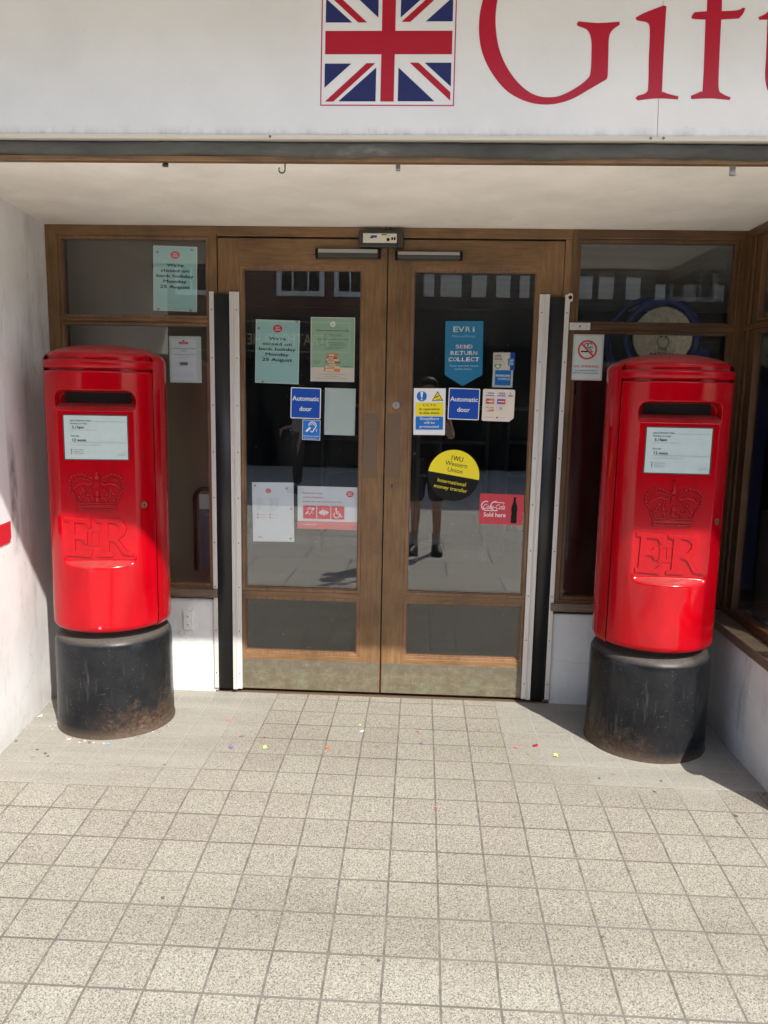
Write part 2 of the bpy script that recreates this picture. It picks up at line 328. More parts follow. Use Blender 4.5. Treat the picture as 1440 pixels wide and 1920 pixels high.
flat('grey_ink', (.22, .24, .27)); flat('pink_ink', (.50, .16, .20)); flat('orange_red', (.80, .13, .04)); flat('coke_red', (.55, .03, .055), .3); flat('band_red', (.62, .07, .085), .35)
flat('sky_blue', (.15, .42, .62)); flat('lilac', (.20, .13, .28)); flat('petal_yellow', (.85, .72, .20)); flat('petal_pink', (.75, .12, .25)); flat('teal_green', (.10, .33, .28)); flat('sign_white_glow', (.72, .70, .66))
M_ = MATS
# ------------------------------------------------------------------ mesh builder
class MB:
    def __init__(s): s.v = []; s.f = []; s.m = []; s.sm = []
    def add(s, vs, fs, mi=0, smooth=False):
        o = len(s.v); s.v += [tuple(q) for q in vs]
        for q in fs: s.f.append([a+o for a in q]); s.m.append(mi); s.sm.append(smooth)
        return s
    def box(s, x0, x1, y0, y1, z0, z1, mi=0, M=None):
        vs = [Vector((x, y, z)) for z in (z0, z1) for y in (y0, y1) for x in (x0, x1)]
        if M: vs = [M@q for q in vs]
        return s.add(vs, [(0, 2, 3, 1), (4, 5, 7, 6), (0, 1, 5, 4), (2, 6, 7, 3), (0, 4, 6, 2), (1, 3, 7, 5)], mi)
    def prism(s, pts, axis, a, b, mi=0):      # polygon in the two other axes, extruded a..b along axis
        n = len(pts)
        def mk(p, t): return {'x': (t, p[0], p[1]), 'y': (p[0], t, p[1]), 'z': (p[0], p[1], t)}[axis]
        vs = [mk(p, a) for p in pts]+[mk(p, b) for p in pts]
        return s.add(vs, [tuple(range(n)), tuple(range(2*n-1, n-1, -1))]+[(i, i+n, (i+1) % n+n, (i+1) % n) for i in range(n)], mi)
    def lathe(s, prof, n=64, c=(0, 0), mi=0, a0=0, a1=2*math.pi, smooth=True):
        full = abs(a1-a0-2*math.pi) < 1e-6; k = n if full else n+1
        vs = []
        for r, z in prof:
            for i in range(k):
                a = a0+(a1-a0)*i/n; vs.append((c[0]+r*math.sin(a), c[1]-r*math.cos(a), z))
        fs = []
        for j in range(len(prof)-1):
            for i in range(n):
                i2 = (i+1) % k
                fs.append((j*k+i, j*k+i2, (j+1)*k+i2, (j+1)*k+i))
        return s.add(vs, fs, mi, smooth)
    def cyl(s, c, axis, r, h, n=24, mi=0, r2=None, smooth=True):
        c = Vector(c); ax = Vector(axis).normalized(); q = ax.to_track_quat('Z', 'Y'); r2 = r if r2 is None else r2
        vs = [c+q@Vector((r*math.cos(2*math.pi*i/n), r*math.sin(2*math.pi*i/n), 0)) for i in range(n)]
        vs += [c+q@Vector((r2*math.cos(2*math.pi*i/n), r2*math.sin(2*math.pi*i/n), h)) for i in range(n)]
        s.add(vs, [(i, (i+1) % n, (i+1) % n+n, i+n) for i in range(n)], mi, smooth)
        return s.add(vs, [tuple(range(n-1, -1, -1)), tuple(range(n, 2*n))], mi)
    def tube(s, path, r, n=8, mi=0, closed=False):
        path = [Vector(p) for p in path]; rings = []
        L = len(path)
        for i, p in enumerate(path):
            d = (path[(i+1) % L if closed else min(i+1, L-1)]-path[(i-1) % L if closed else max(i-1, 0)])
            q = d.normalized().to_track_quat('Z', 'Y')
            rr = r[i] if isinstance(r, (list, tuple)) else r
            rings += [p+q@Vector((rr*math.cos(2*math.pi*k/n), rr*math.sin(2*math.pi*k/n), 0)) for k in range(n)]
        fs = []
        for i in range(L if closed else L-1):
            j = (i+1) % L
            fs += [(i*n+k, i*n+(k+1) % n, j*n+(k+1) % n, j*n+k) for k in range(n)]
        if not closed: fs += [tuple(range(n-1, -1, -1)), tuple((L-1)*n+k for k in range(n))]
        return s.add(rings, fs, mi, True)
    def ball(s, c, r, mi=0, n=10, sc=(1, 1, 1)):
        c = Vector(c); vs = []; fs = []
        for j in range(n+1):
            th = math.pi*j/n
            for i in range(n*2):
                ph = math.pi*i/n; vs.append(c+Vector((r*sc[0]*math.sin(th)*math.cos(ph), r*sc[1]*math.sin(th)*math.sin(ph), r*sc[2]*math.cos(th))))
        for j in range(n):
            for i in range(2*n): fs.append((j*2*n+i, (j+1)*2*n+i, (j+1)*2*n+(i+1) % (2*n), j*2*n+(i+1) % (2*n)))
        return s.add(vs, fs, mi, True)
    def build(s, name, mats, parent=None, origin=None, bevel=0, bseg=2, weld=False, M=None):
        if isinstance(mats, str): mats = [mats]
        if parent is not None: org = Vector(parent['_o']) if '_o' in parent else Vector((0, 0, 0))
        elif origin is not None: org = Vector(origin)
        else:
            xs = [v[0] for v in s.v]; ys = [v[1] for v in s.v]; zs = [v[2] for v in s.v]
            org = Vector(((min(xs)+max(xs))/2, (min(ys)+max(ys))/2, min(zs)))
        me = bpy.data.meshes.new(name)
        me.from_pydata([tuple(Vector(v)-org) for v in s.v], [], s.f)
        for i, p in enumerate(me.polygons): p.material_index = s.m[i]; p.use_smooth = s.sm[i]
        for q in mats: me.materials.append(M_[q])
        bm = bmesh.new(); bm.from_mesh(me)
        if weld: bmesh.ops.remove_doubles(bm, verts=bm.verts, dist=1e-5)
        bmesh.ops.recalc_face_normals(bm, faces=bm.faces) if s.recalc else None
        bm.to_mesh(me); bm.free()
        o = bpy.data.objects.new(name, me); COL.objects.link(o)
        if parent is not None: o.parent = parent
        else: o.location = org
        o['_o'] = tuple(org)
        if bevel:
            b = o.modifiers.new('bevel', 'BEVEL'); b.width = bevel; b.segments = bseg; b.limit_method = 'ANGLE'; b.angle_limit = R(40)
        return o
    recalc = True
def thing(name, label, cat, loc=(0, 0, 0), group=None):
    o = bpy.data.objects.new(name, None); COL.objects.link(o); o.location = loc; o.empty_display_size = .1
    o['label'] = label; o['category'] = cat; o['_o'] = tuple(loc)
    if group: o['group'] = group
    return o
def tag(o, label, cat, group=None):
    o['label'] = label; o['category'] = cat
    if group: o['group'] = group
    return o
def struct(o): o['kind'] = 'structure'; return o
def B(name, mat, parent, x0, x1, y0, y1, z0, z1, bevel=0):
    return MB().box(x0, x1, y0, y1, z0, z1).build(name, mat, parent, bevel=bevel)
# ------------------------------------------------------------------ lettering
_tc = {}
def text2d(s, bold=0.):
    k = (s, bold)
    if k in _tc: return _tc[k]
    cu = bpy.data.curves.new('t', 'FONT'); cu.body = s; cu.size = 1; cu.offset = bold; cu.resolution_u = 3; cu.fill_mode = 'FRONT'
    ob = bpy.data.objects.new('t', cu); COL.objects.link(ob)
    dg = bpy.context.evaluated_depsgraph_get(); dg.update()
    me = bpy.data.meshes.new_from_object(ob.evaluated_get(dg))
    vs = [(v.co.x, v.co.y) for v in me.vertices]; fs = [tuple(p.vertices) for p in me.polygons]
    bpy.data.objects.remove(ob); bpy.data.curves.remove(cu); bpy.data.meshes.remove(me)
    _tc[k] = (vs, fs); return _tc[k]
def poly_fill(loops):
    """fill closed 2-D outlines (holes allowed) -> verts, faces"""
    cu = bpy.data.curves.new('p', 'CURVE'); cu.dimensions = '2D'; cu.fill_mode = 'BOTH'
    for lp in loops:
        sp = cu.splines.new('POLY'); sp.points.add(len(lp)-1)
        for i, p in enumerate(lp): sp.points[i].co = (p[0], p[1], 0, 1)
        sp.use_cyclic_u = True
    ob = bpy.data.objects.new('p', cu); COL.objects.link(ob)
    dg = bpy.context.evaluated_depsgraph_get(); dg.update()
    me = bpy.data.meshes.new_from_object(ob.evaluated_get(dg))
    vs = [(v.co.x, v.co.y) for v in me.vertices]; fs = [tuple(p.vertices) for p in me.polygons]
    bpy.data.objects.remove(ob); bpy.data.curves.remove(cu); bpy.data.meshes.remove(me)
    return vs, fs
def outline_mesh(loops, extrude, bevel):
    cu = bpy.data.curves.new('p', 'CURVE'); cu.dimensions = '2D'; cu.fill_mode = 'BOTH'; cu.extrude = extrude; cu.bevel_depth = bevel; cu.bevel_resolution = 2
    for lp in loops:
        sp = cu.splines.new('POLY'); sp.points.add(len(lp)-1)
        for i, p in enumerate(lp): sp.points[i].co = (p[0], p[1], 0, 1)
        sp.use_cyclic_u = True
    ob = bpy.data.objects.new('p', cu); COL.objects.link(ob)
    dg = bpy.context.evaluated_depsgraph_get(); dg.update()
    me = bpy.data.meshes.new_from_object(ob.evaluated_get(dg))
    vs = [tuple(v.co) for v in me.vertices]; fs = [tuple(p.vertices) for p in me.polygons]
    bpy.data.objects.remove(ob); bpy.data.curves.remove(cu); bpy.data.meshes.remove(me)
    return vs, fs
def smooth_loop(pts, n=5, corners=()):
    out = []; L = len(pts)
    for i in range(L):
        p0, p1, p2, p3 = pts[i-1], pts[i], pts[(i+1) % L], pts[(i+2) % L]
        if i in corners: p0 = p1
        if (i+1) % L in corners: p3 = p2
        for k in range(n):
            t = k/n
            out.append(tuple(.5*((2*p1[j])+(-p0[j]+p2[j])*t+(2*p0[j]-5*p1[j]+4*p2[j]-p3[j])*t*t+(-p0[j]+3*p1[j]-3*p2[j]+p3[j])*t**3) for j in (0, 1)))
    return out
class Sheet:
    """a thin printed sheet: u right, v up (metres), printed layers stand a fraction of a millimetre proud of it"""
    def __init__(s, w, h, base, thick=.0012, shape=None, back=None):
        s.w = w; s.h = h; s.mats = [base]; s.b = MB(); s.lay = 0; s.b.recalc = False; s.t = thick
        pts = shape or [(0, 0), (w, 0), (w, h), (0, h)]
        n = len(pts)
        vs = [(p[0], 0, p[1]) for p in pts]+[(p[0], thick, p[1]) for p in pts]
        s.b.add(vs, [tuple(range(n)), tuple(range(2*n-1, n-1, -1))]+[((i+1) % n, i, i+n, (i+1) % n+n) for i in range(n)], 0)
    def mi(s, mat):
        if mat not in s.mats: s.mats.append(mat)
        return s.mats.index(mat)
    def nxt(s): s.lay += 1; return -s.lay*.00022-.0002
    def put(s, vs, fs, mat): 
        y = s.nxt(); s.b.add([(a, y, b) for a, b in vs], fs, s.mi(mat))
    def poly(s, pts, mat):
        a = sum(pts[i-1][0]*pts[i][1]-pts[i][0]*pts[i-1][1] for i in range(len(pts)))
        if a < 0: pts = pts[::-1]
        s.put(pts, [tuple(range(len(pts)))], mat)
    def rect(s, x0, y0, x1, y1, mat): s.poly([(x0, y0), (x1, y0), (x1, y1), (x0, y1)], mat)
    def frame(s, x0, y0, x1, y1, w, mat):
        y = s.nxt()
        for a, b, c, d in ((x0, y0, x1, y0+w), (x0, y1-w, x1, y1), (x0, y0+w, x0+w, y1-w), (x1-w, y0+w, x1, y1-w)):
            s.b.add([(a, y, b), (c, y, b), (c, y, d), (a, y, d)], [(0, 1, 2, 3)], s.mi(mat))
    def ell(s, cx, cy, rx, ry, mat, n=28, rot=0):
        s.poly([(cx+rx*math.cos(2*math.pi*i/n)*math.cos(rot)-ry*math.sin(2*math.pi*i/n)*math.sin(rot), cy+rx*math.cos(2*math.pi*i/n)*math.sin(rot)+ry*math.sin(2*math.pi*i/n)*math.cos(rot)) for i in range(n)], mat)
    def arc(s, cx, cy, r, w, a0, a1, mat, n=20):
        y = s.nxt(); vs = []
        for i in range(n+1):
            a = R(a0+(a1-a0)*i/n)
            vs += [(cx+(r-w/2)*math.cos(a), y, cy+(r-w/2)*math.sin(a)), (cx+(r+w/2)*math.cos(a), y, cy+(r+w/2)*math.sin(a))]
        s.b.add(vs, [(2*i, 2*i+1, 2*i+3, 2*i+2) if a1 > a0 else (2*i, 2*i+2, 2*i+3, 2*i+1) for i in range(n)], s.mi(mat))
    def line(s, x0, y0, x1, y1, w, mat):
        d = Vector((x1-x0, y1-y0)); n = Vector((-d.y, d.x)).normalized()*w/2
        s.poly([(x0-n.x, y0-n.y), (x1-n.x, y1-n.y), (x1+n.x, y1+n.y), (x0+n.x, y0+n.y)], mat)
    def text(s, st, x, y, cap, mat, w=None, align='C', bold=0., shear=0., rot=0):
        vs, fs = text2d(st)
        if not vs: return
        x0 = min(v[0] for v in vs); x1 = max(v[0] for v in vs)
        k = cap/.729; kx = k if w is None else w/(x1-x0)
        off = {'L': 0, 'C': -(x1-x0)*kx/2, 'R': -(x1-x0)*kx}[align]
        out = []
        for a, b in vs:
            u = (a-x0)*kx+off+shear*b*k; v = b*k
            out.append((x+u*math.cos(rot)-v*math.sin(rot), y+u*math.sin(rot)+v*math.cos(rot)))
        s.put(out, fs, mat)
        if bold > .007:      # heavier strokes: the same letters again a hair to each side
            e = cap*bold*1.3; lay0 = s.lay
            for du, dv in ((-e, 0), (e, 0), (0, e*.7), (0, -e*.7)):
                s.lay += .12; y_ = -s.lay*.00022-.0002
                s.b.add([(a+du, y_, b+dv) for a, b in out], fs, s.mi(mat))
            s.lay = lay0+.6
    def build(s, name, label, cat, world, rot=0., bulge=0, group=None, parent=None):
        """world = matrix placing local (u,0,v)"""
        me = bpy.data.meshes.new(name); me.from_pydata(s.b.v, [], s.b.f)
        for i, p in enumerate(me.polygons): p.material_index = s.b.m[i]
        for q in s.mats: me.materials.append(M_[q])
        o = bpy.data.objects.new(name, me); COL.objects.link(o)
        if parent is not None: o.parent = parent
        o.matrix_local = world; o['_o'] = tuple(world.translation)
        if label: tag(o, label, cat, group)
        return o
def place_px(corners, y):
    """TL,TR,BL,BR photo pixels -> matrix, w, h for a sheet standing in plane y"""
    tl, tr, bl, br = [atY(*c, y) for c in corners]
    w = ((tr-tl).length+(br-bl).length)/2; h = ((tl-bl).length+(tr-br).length)/2
    c = (tl+tr+bl+br)/4; a = (math.atan2(tr.z-tl.z, tr.x-tl.x)+math.atan2(br.z-bl.z, br.x-bl.x))/2
    Mx = Matrix.Translation(c)@Matrix.Rotation(-a, 4, 'Y')@Matrix.Translation((-w/2, 0, -h/2))
    return Mx, w, h

# ================================================================== THE SETTING
def ground():
    b = MB(); ys = [.06-.05*i for i in range(43)]
    ys = [y for y in ys if y > -2.05]+[-2.05]
    xs = [-7+.5*i for i in range(29)]
    vs = [(x, y, fz(y)) for y in ys for x in xs]; n = len(xs)
    fs = [(j*n+i+1, j*n+i, (j+1)*n+i, (j+1)*n+i+1) for j in range(len(ys)-1) for i in range(n-1)]
    b.recalc = False
    b.add([(v[0], v[1], v[2]) for v in vs], [tuple(reversed(f)) for f in [tuple(reversed(q)) for q in fs]], 0, True)
    struct(b.build('tiled_floor', 'tile_floor', origin=(0, 0, 0)))
    b = MB(); b.recalc = False
    pr = [(-2.03, fz(-2.03)-.004), (-3.2, -.10), (-14, -.12)]
    for (y0, z0), (y1, z1) in zip(pr, pr[1:]):
        b.add([(-60, y1, z1), (60, y1, z1), (60, y0, z0), (-60, y0, z0)], [(0, 1, 2, 3)])
    b.box(-60, 60, -60, -14, -.6, -.12)
    b.box(-60, -7, -2.03, 30, -.6, -.06); b.box(7, 60, -2.03, 30, -.6, -.06)
    struct(b.build('pavement', 'paving', origin=(0, 0, 0)))
    MB().box(-200, 200, -200, 200, -1.2, -.62).build('ground', 'paving', origin=(0, 0, 0))['kind'] = 'structure'
ground()

# ================================================================== SHOPFRONT
S = thing('shopfront', 'recessed wood and glass post office entrance under a cream ceiling', 'building')
def xl(y): return -1.565-.118*y          # left return wall
# left wall (slightly splayed)
MB().prism([(xl(.04), .04), (xl(-1.05), -1.05), (xl(-1.05), -1.30), (-3.2, -1.30), (-3.2, .04)], 'z', -.2, 2.40).build('side_wall', 'render_left', S)
MB().box(-1.64, 1.72, -1.04, .10, 2.216, 2.30).build('ceiling', 'ceiling_white', S)
# lead roll and timber beam at the ceiling edge
b = MB(); P_ = []
for i in range(13):
    a = R(200+140*i/12); P_.append((-1.045-.026*math.cos(a)*1, 2.238-.026*math.sin(a)))
b = MB()
prof = [(-1.020, 2.262), (-1.062, 2.258), (-1.075, 2.246), (-1.079, 2.232), (-1.074, 2.219), (-1.060, 2.213), (-1.020, 2.213)]
def leadseg(x0, x1, dz, dy):
    n = 40; 
    for i in range(n):
        a = x0+(x1-x0)*i/n; c = x0+(x1-x0)*(i+1)/n
        za = .0022*math.sin(a*9)+.0015*math.sin(a*31); zc = .0022*math.sin(c*9)+.0015*math.sin(c*31)
        k = len(prof)
        vs = [(a, p[0]+dy+za*.6, p[1]+dz+za) for p in prof]+[(c, p[0]+dy+zc*.6, p[1]+dz+zc) for p in prof]
        b.add(vs, [(j, j+1, j+1+k, j+k) for j in range(k-1)], 0, True)
leadseg(-2.2, -.165, 0, 0); leadseg(-.175, 2.4, -.003, -.003)
b.build('lead_flashing', 'lead_flashing', S, weld=True)
b = MB().box(-2.2, 2.4, -1.064, -1.034, 2.1985, 2.2155)
b.build('timber_beam', 'rail_wood', S, bevel=.003)
# plinths and sills
MB().box(-1.60, -.785, -.004, .16, -.05, .472).build('plinth', 'plinth_white', S, bevel=.006)
MB().box(.838, 1.62, -.004, .16, -.05, .452).build('plinth', 'plinth_white', S, bevel=.006)
# window frames
def bars(parent, name, mat, x0, x1, z0, z1, wl, wr, wt, wb, y0, y1, bevel=.002, matr=None):
    """rectangular frame from four butted bars"""
    MB().box(x0, x0+wl, y0, y1, z0, z1).box(x1-wr, x1, y0, y1, z0, z1).build(name, mat, parent, bevel=bevel)
    MB().box(x0+wl, x1-wr, y0, y1, z1-wt, z1).box(x0+wl, x1-wr, y0, y1, z0, z0+wb).build(name+'_rail', matr or mat, parent, bevel=bevel)
def cellframe(xc, zc, holes, y0, y1, rows=(), mp=None):
    """one connected frame: grid of cells minus the holes; cells of the rail rows take material 1"""
    b = MB(); vid = {}; nx, nz = len(xc), len(zc)
    def V(i, j, k):
        if (i, j, k) not in vid: vid[i, j, k] = len(b.v); p = (xc[i], (y0, y1)[k], zc[j]); b.v.append(mp(p) if mp else p)
        return vid[i, j, k]
    solid = lambda i, j: 0 <= i < nx-1 and 0 <= j < nz-1 and (i, j) not in holes
    for i in range(nx-1):
        for j in range(nz-1):
            if not solid(i, j): continue
            mi = 1 if (j in rows and 0 < i < nx-2) else 0
            q = [[V(i, j, 0), V(i+1, j, 0), V(i+1, j+1, 0), V(i, j+1, 0)], [V(i, j, 1), V(i, j+1, 1), V(i+1, j+1, 1), V(i+1, j, 1)]]
            if not solid(i-1, j): q.append([V(i, j, 0), V(i, j+1, 0), V(i, j+1, 1), V(i, j, 1)])
            if not solid(i+1, j): q.append([V(i+1, j, 0), V(i+1, j, 1), V(i+1, j+1, 1), V(i+1, j+1, 0)])
            if not solid(i, j-1): q.append([V(i, j, 0), V(i, j, 1), V(i+1, j, 1), V(i+1, j, 0)])
            if not solid(i, j+1): q.append([V(i, j+1, 0), V(i+1, j+1, 0), V(i+1, j+1, 1), V(i, j+1, 1)])
            for f in q: b.f.append(f); b.m.append(mi); b.sm.append(False)
    return b
def bead(par, x0, x1, z0, z1, w, y0, y1, mat='bead_wood', mp=None):
    cellframe([x0, x0+w, x1-w, x1], [z0, z0+w, z1-w, z1], {(1, 1)}, y0, y1, (), mp).build('bead', mat, par, bevel=.0015)
wl = cellframe([-1.566, -1.51, -.806, -.768], [.50, .53, 1.785, 1.802, 2.170, 2.216], {(1, 1), (1, 3)}, -.006, .05, (0, 2, 4)).build('window_frame', ['door_wood', 'rail_wood'], S, bevel=.003)
bead(wl, -1.51, -.806, 1.802, 2.170, .015, .004, .040); bead(wl, -1.51, -.806, .53, 1.785, .016, .004, .040)
B('window_pane', 'glass', wl, -1.498, -.818, .022, .026, 1.812, 2.160)
B('window_pane', 'glass', wl, -1.498, -.818, .022, .026, .542, 1.775)
MB().box(-1.57, -.778, -.040, .0, .486, .526).build('window_sill', 'sill_wood', S, bevel=.004)
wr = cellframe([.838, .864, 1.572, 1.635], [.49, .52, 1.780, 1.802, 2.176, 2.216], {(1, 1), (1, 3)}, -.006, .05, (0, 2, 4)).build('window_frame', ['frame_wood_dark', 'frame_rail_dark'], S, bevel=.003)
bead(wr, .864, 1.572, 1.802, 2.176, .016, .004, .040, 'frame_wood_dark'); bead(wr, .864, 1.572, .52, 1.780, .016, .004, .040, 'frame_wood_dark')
B('window_pane', 'glass', wr, .876, 1.560, .022, .026, 1.812, 2.166)
B('window_pane', 'glass', wr, .876, 1.560, .022, .026, .532, 1.770)
MB().box(.822, 1.53, -.034, .0, .470, .508).build('window_sill', 'sill_wood', S, bevel=.004)
# head over the doors
MB().box(-.768, .838, -.006, .06, 2.172, 2.2155).build('door_head', 'rail_wood', S, bevel=.003)
MB().box(.808, .838, -.004, .06, -.01, 2.172).build('door_jamb', 'door_wood', S, bevel=.002)
MB().box(-.80, .84, -.004, .12, -.03, .006).build('threshold', 'bronze', S)
MB().box(-.766, .808, .075, .085, -.01, 2.172).build('threshold_gap', 'shadow_black', S) if False else None
# doors
def door(x0, x1, gx0, gx1, meet_left):
    o = cellframe([x0, gx0, gx1, x1], [.02, .200, .492, .518, 2.045, 2.165], {(1, 1), (1, 3)}, 0, .045, (0, 2, 4)).build('door', ['door_wood', 'rail_wood'], S, bevel=.0025)
    MB().box(x0+.004, x1-.004, -.0035, -.0002, .024, .1745).build('kick_plate', 'kick_plate_metal', o, bevel=.0006)
    for za, zb in ((.518, 2.045), (.200, .492)):
        bead(o, gx0, gx1, za, zb, .014, .003, .036)
        bead(o, gx0+.014, gx1-.014, za+.014, zb-.014, .005, .010, .036)
    MB().box(gx0+.012, gx1-.012, .021, .025, .530, 2.033).build('glass_pane', 'door_glass', o)
    MB().box(gx0+.012, gx1-.012, .021, .025, .212, .480).build('glass_pane', 'door_glass', o)
    return o
dl = door(-.7640, .0125, -.664, -.090, False)
dr = door(.0175, .8065, .122, .702, True)
# finger plates, lock cylinder, keyhole on the doors
MB().box(-.083, -.022, -.002, .0005, 1.085, 1.385).build('finger_plate', 'bronze', dl, bevel=.0008)
MB().box(.026, .088, -.002, .0005, 1.085, 1.385).build('finger_plate', 'bronze', dr, bevel=.0008)
b = MB().cyl((.066, .0, 1.425), (0, -1, 0), .019, .008, 28, 0, .017); b.cyl((.066, -.008, 1.425), (0, -1, 0), .011, .005, 20, 0); b.box(.0645, .0675, -.0145, -.0125, 1.418, 1.432, 1)
b.build('lock_cylinder', ['steel', 'black'], dr)
p = atY(735, 911); b = MB().cyl((p.x, .0, p.z), (0, -1, 0), .012, .003, 20, 0).box(p.x-.0018, p.x+.0018, -.0036, -.002, p.z-.008, p.z+.002, 1).cyl((p.x, -.0025, p.z+.003), (0, -1, 0), .0035, .0012, 12, 1)
b.build('keyhole', ['bronze', 'black'], dr)
for q in ((693, 1018), (690, 888)):
    b = MB()
    for k in range(4):
        p = atY(q[0]+3*math.cos(k*1.6), q[1]+3*math.sin(k*1.6)); b.cyl((p.x, 0, p.z), (0, -1, 0), .0016, .0006, 8)
    b.build('screw_holes', 'black', dl)
# movement sensors above each glass
def sensor(x0, x1, z0, z1, par):
    h = z1-z0; pr = [(-.001, z0+.002), (-.020, z0+.001), (-.030, z0+.008), (-.032, z0+h*.45), (-.026, z1-.004), (-.010, z1), (-.001, z1)]
    MB().prism(pr, 'x', x0+.012, x1-.012).build('sensor_housing', 'dark_metal', par, bevel=.002)
    o = MB().prism(pr, 'x', x0, x0+.0115).prism(pr, 'x', x1-.0115, x1).build('sensor_cap', 'black', par, bevel=.003)
    MB().prism([(-.0325, z0+h*.52), (-.029, z1-.006), (-.0275, z1-.006), (-.031, z0+h*.52)], 'x', x0+.014, x1-.014).build('sensor_strip', 'steel', par)
sensor(-.313, -.017, 2.075, 2.122, dl); sensor(.047, .350, 2.072, 2.114, dr)
# control box with its label
b = MB().box(-.116, .084, -.040, -.0065, 2.124, 2.196); b.build('control_box', 'dark_metal', S, bevel=.004)
sh = Sheet(.150, .040, 'cream_plastic')
sh.rect(.035, .022, .062, .032, 'sign_blue'); sh.rect(.030, .020, .045, .025, 'black'); sh.rect(.082, .033, .105, .037, 'black')
for i in range(3): sh.text('A B 1 2 3', .016, .010+.009*i, .004, 'grey_ink', w=.022)
sh.text('- + -', .050, .010, .004, 'grey_ink', w=.03); sh.text('TEST', .115, .03, .004, 'grey_ink', w=.02)
sh.ell(.112, .014, .007, .007, 'black'); sh.ell(.130, .018, .0045, .007, 'black'); sh.ell(.141, .018, .0045, .007, 'black')
sh.build('control_label', None, None, Matrix.Translation((-.096, -.0412, 2.142)), parent=S)
b = MB().tube([(.062, -.044, 2.15), (.058, -.050, 2.138), (.060, -.045, 2.118), (.062, -.03, 2.112)], .0016, 6)
b.tube([(.0, -.02, 2.197), (.004, -.012, 2.208), (.002, -.01, 2.216)], .002, 6); b.tube([(.03, -.02, 2.196), (.026, -.012, 2.206), (.022, -.01, 2.216)], .0015, 6)
b.build('cable', 'black', S)
# finger guards: ribbed metal edge strips with the black rubber sheet between them
def guard(xa0, xa1, xb0, xb1, zt, outer_left):
    g = MB().box(xa1 if outer_left else xb1, xb0 if outer_left else xa0, -.010, -.0055, .03, zt-.02)
    g = MB()
    lo, hi = (xa1, xb0)
    n = 12
    for i in range(n):
        a = lo-.004+(hi-lo+.008)*i/n; c = lo-.004+(hi-lo+.008)*(i+1)/n
        ya = -.010-.010*math.sin(math.pi*i/n); yc = -.010-.010*math.sin(math.pi*(i+1)/n)
        g.add([(a, ya, .024), (c, yc, .024), (c, yc, zt-.012), (a, ya, zt-.012)], [(0, 1, 2, 3)], 0, True)
    o = g.build('finger_guard', 'rubber_black', S, weld=True)
    sm = o.modifiers.new('thick', 'SOLIDIFY'); sm.thickness = .003; sm.offset = 1
    for (s0, s1) in ((xa0, xa1), (xb0, xb1)):
        w = s1-s0
        k = MB().box(s0, s1, -.016, -.0065, .022, zt, 0)
        if w > .03:
            out = (s0 < 0) # ribbed half on the rubber side
            r0 = s0+.001 if s0 > lo and s0 < 0 else (s0+w*.52)
            if s0 < 0: r0, r1 = s0+.002, s0+w*.50
            else: r0, r1 = s0+w*.50, s1-.002
            k.box(r0, r1, -.026, -.0162, .0222, zt-.0004, 0)
            k.box(r1-.004 if s0 < 0 else r0, r1 if s0 < 0 else r0+.004, -.029, -.0262, .0224, zt-.0008, 0)
        so_ = k.build('edge_strip', 'strip_metal', o, bevel=.002)
        sc = MB(); cx = (s0+w*.74 if s0 < 0 else s0+w*.26) if w > .03 else (s0+s1)/2
        for i in range(9):
            z = .10+i*(zt-.18)/8; sc.cyl((cx, -.0158, z), (0, -1, 0), .0028, .0012, 10)
        sc.build('screw', 'black', so_)
guard(-.803, -.781, -.709, -.664, 1.925, True)
guard(.703, .748, .816, .838, 1.932, False)
# small oval eye and bracket plate beside the right guard
p = atY(1069, 558, -.02); b = MB()
pts = []
for i in range(24):
    a = 2*math.pi*i/24; pts.append((p.x+.0115*math.cos(a), p.z+.0105*math.sin(a)+(.009 if math.sin(a) > 0 else -.009)))
b.prism(pts, 'y', -.024, -.018, 0); b.cyl((p.x, -.024, p.z), (0, -1, 0), .0085, .002, 18, 1)
for dz in (-.0155, .0155): b.cyl((p.x, -.024, p.z+dz), (0, -1, 0), .002, .001, 8, 1)
b.build('door_sensor', ['cream_plastic', 'black'], S)
pa, pb = atY(1068, 605, -.01), atY(1106, 619, -.01)
b = MB().box(pa.x, pb.x, -.014, -.0058, pb.z, pa.z, 0).cyl(((pa.x+pb.x)/2, -.014, (pa.z+pb.z)/2), (0, -1, 0), .004, .004, 12, 1)
for k in (.16, .84): b.cyl((pa.x+(pb.x-pa.x)*k, -.014, (pa.z+pb.z)/2), (0, -1, 0), .0022, .001, 8, 1)
b.build('bracket_plate', ['strip_metal', 'dark_metal'], S, bevel=.001)
# pipe clip plate on left plinth
pa, pb = atY(344, 1145, -.01), atY(362, 1181, -.01)
b = MB().box(pa.x, pb.x, -.016, -.0045, pb.z, pa.z, 0)
for k in (.3, .72): b.cyl(((pa.x+pb.x)/2, -.016, pb.z+(pa.z-pb.z)*k), (0, -1, 0), .0075, .003, 16, 0).cyl(((pa.x+pb.x)/2, -.019, pb.z+(pa.z-pb.z)*k), (0, -1, 0), .003, .001, 10, 1)
b.build('fixing_plate', ['plinth_white', 'dark_metal'], S, bevel=.002)

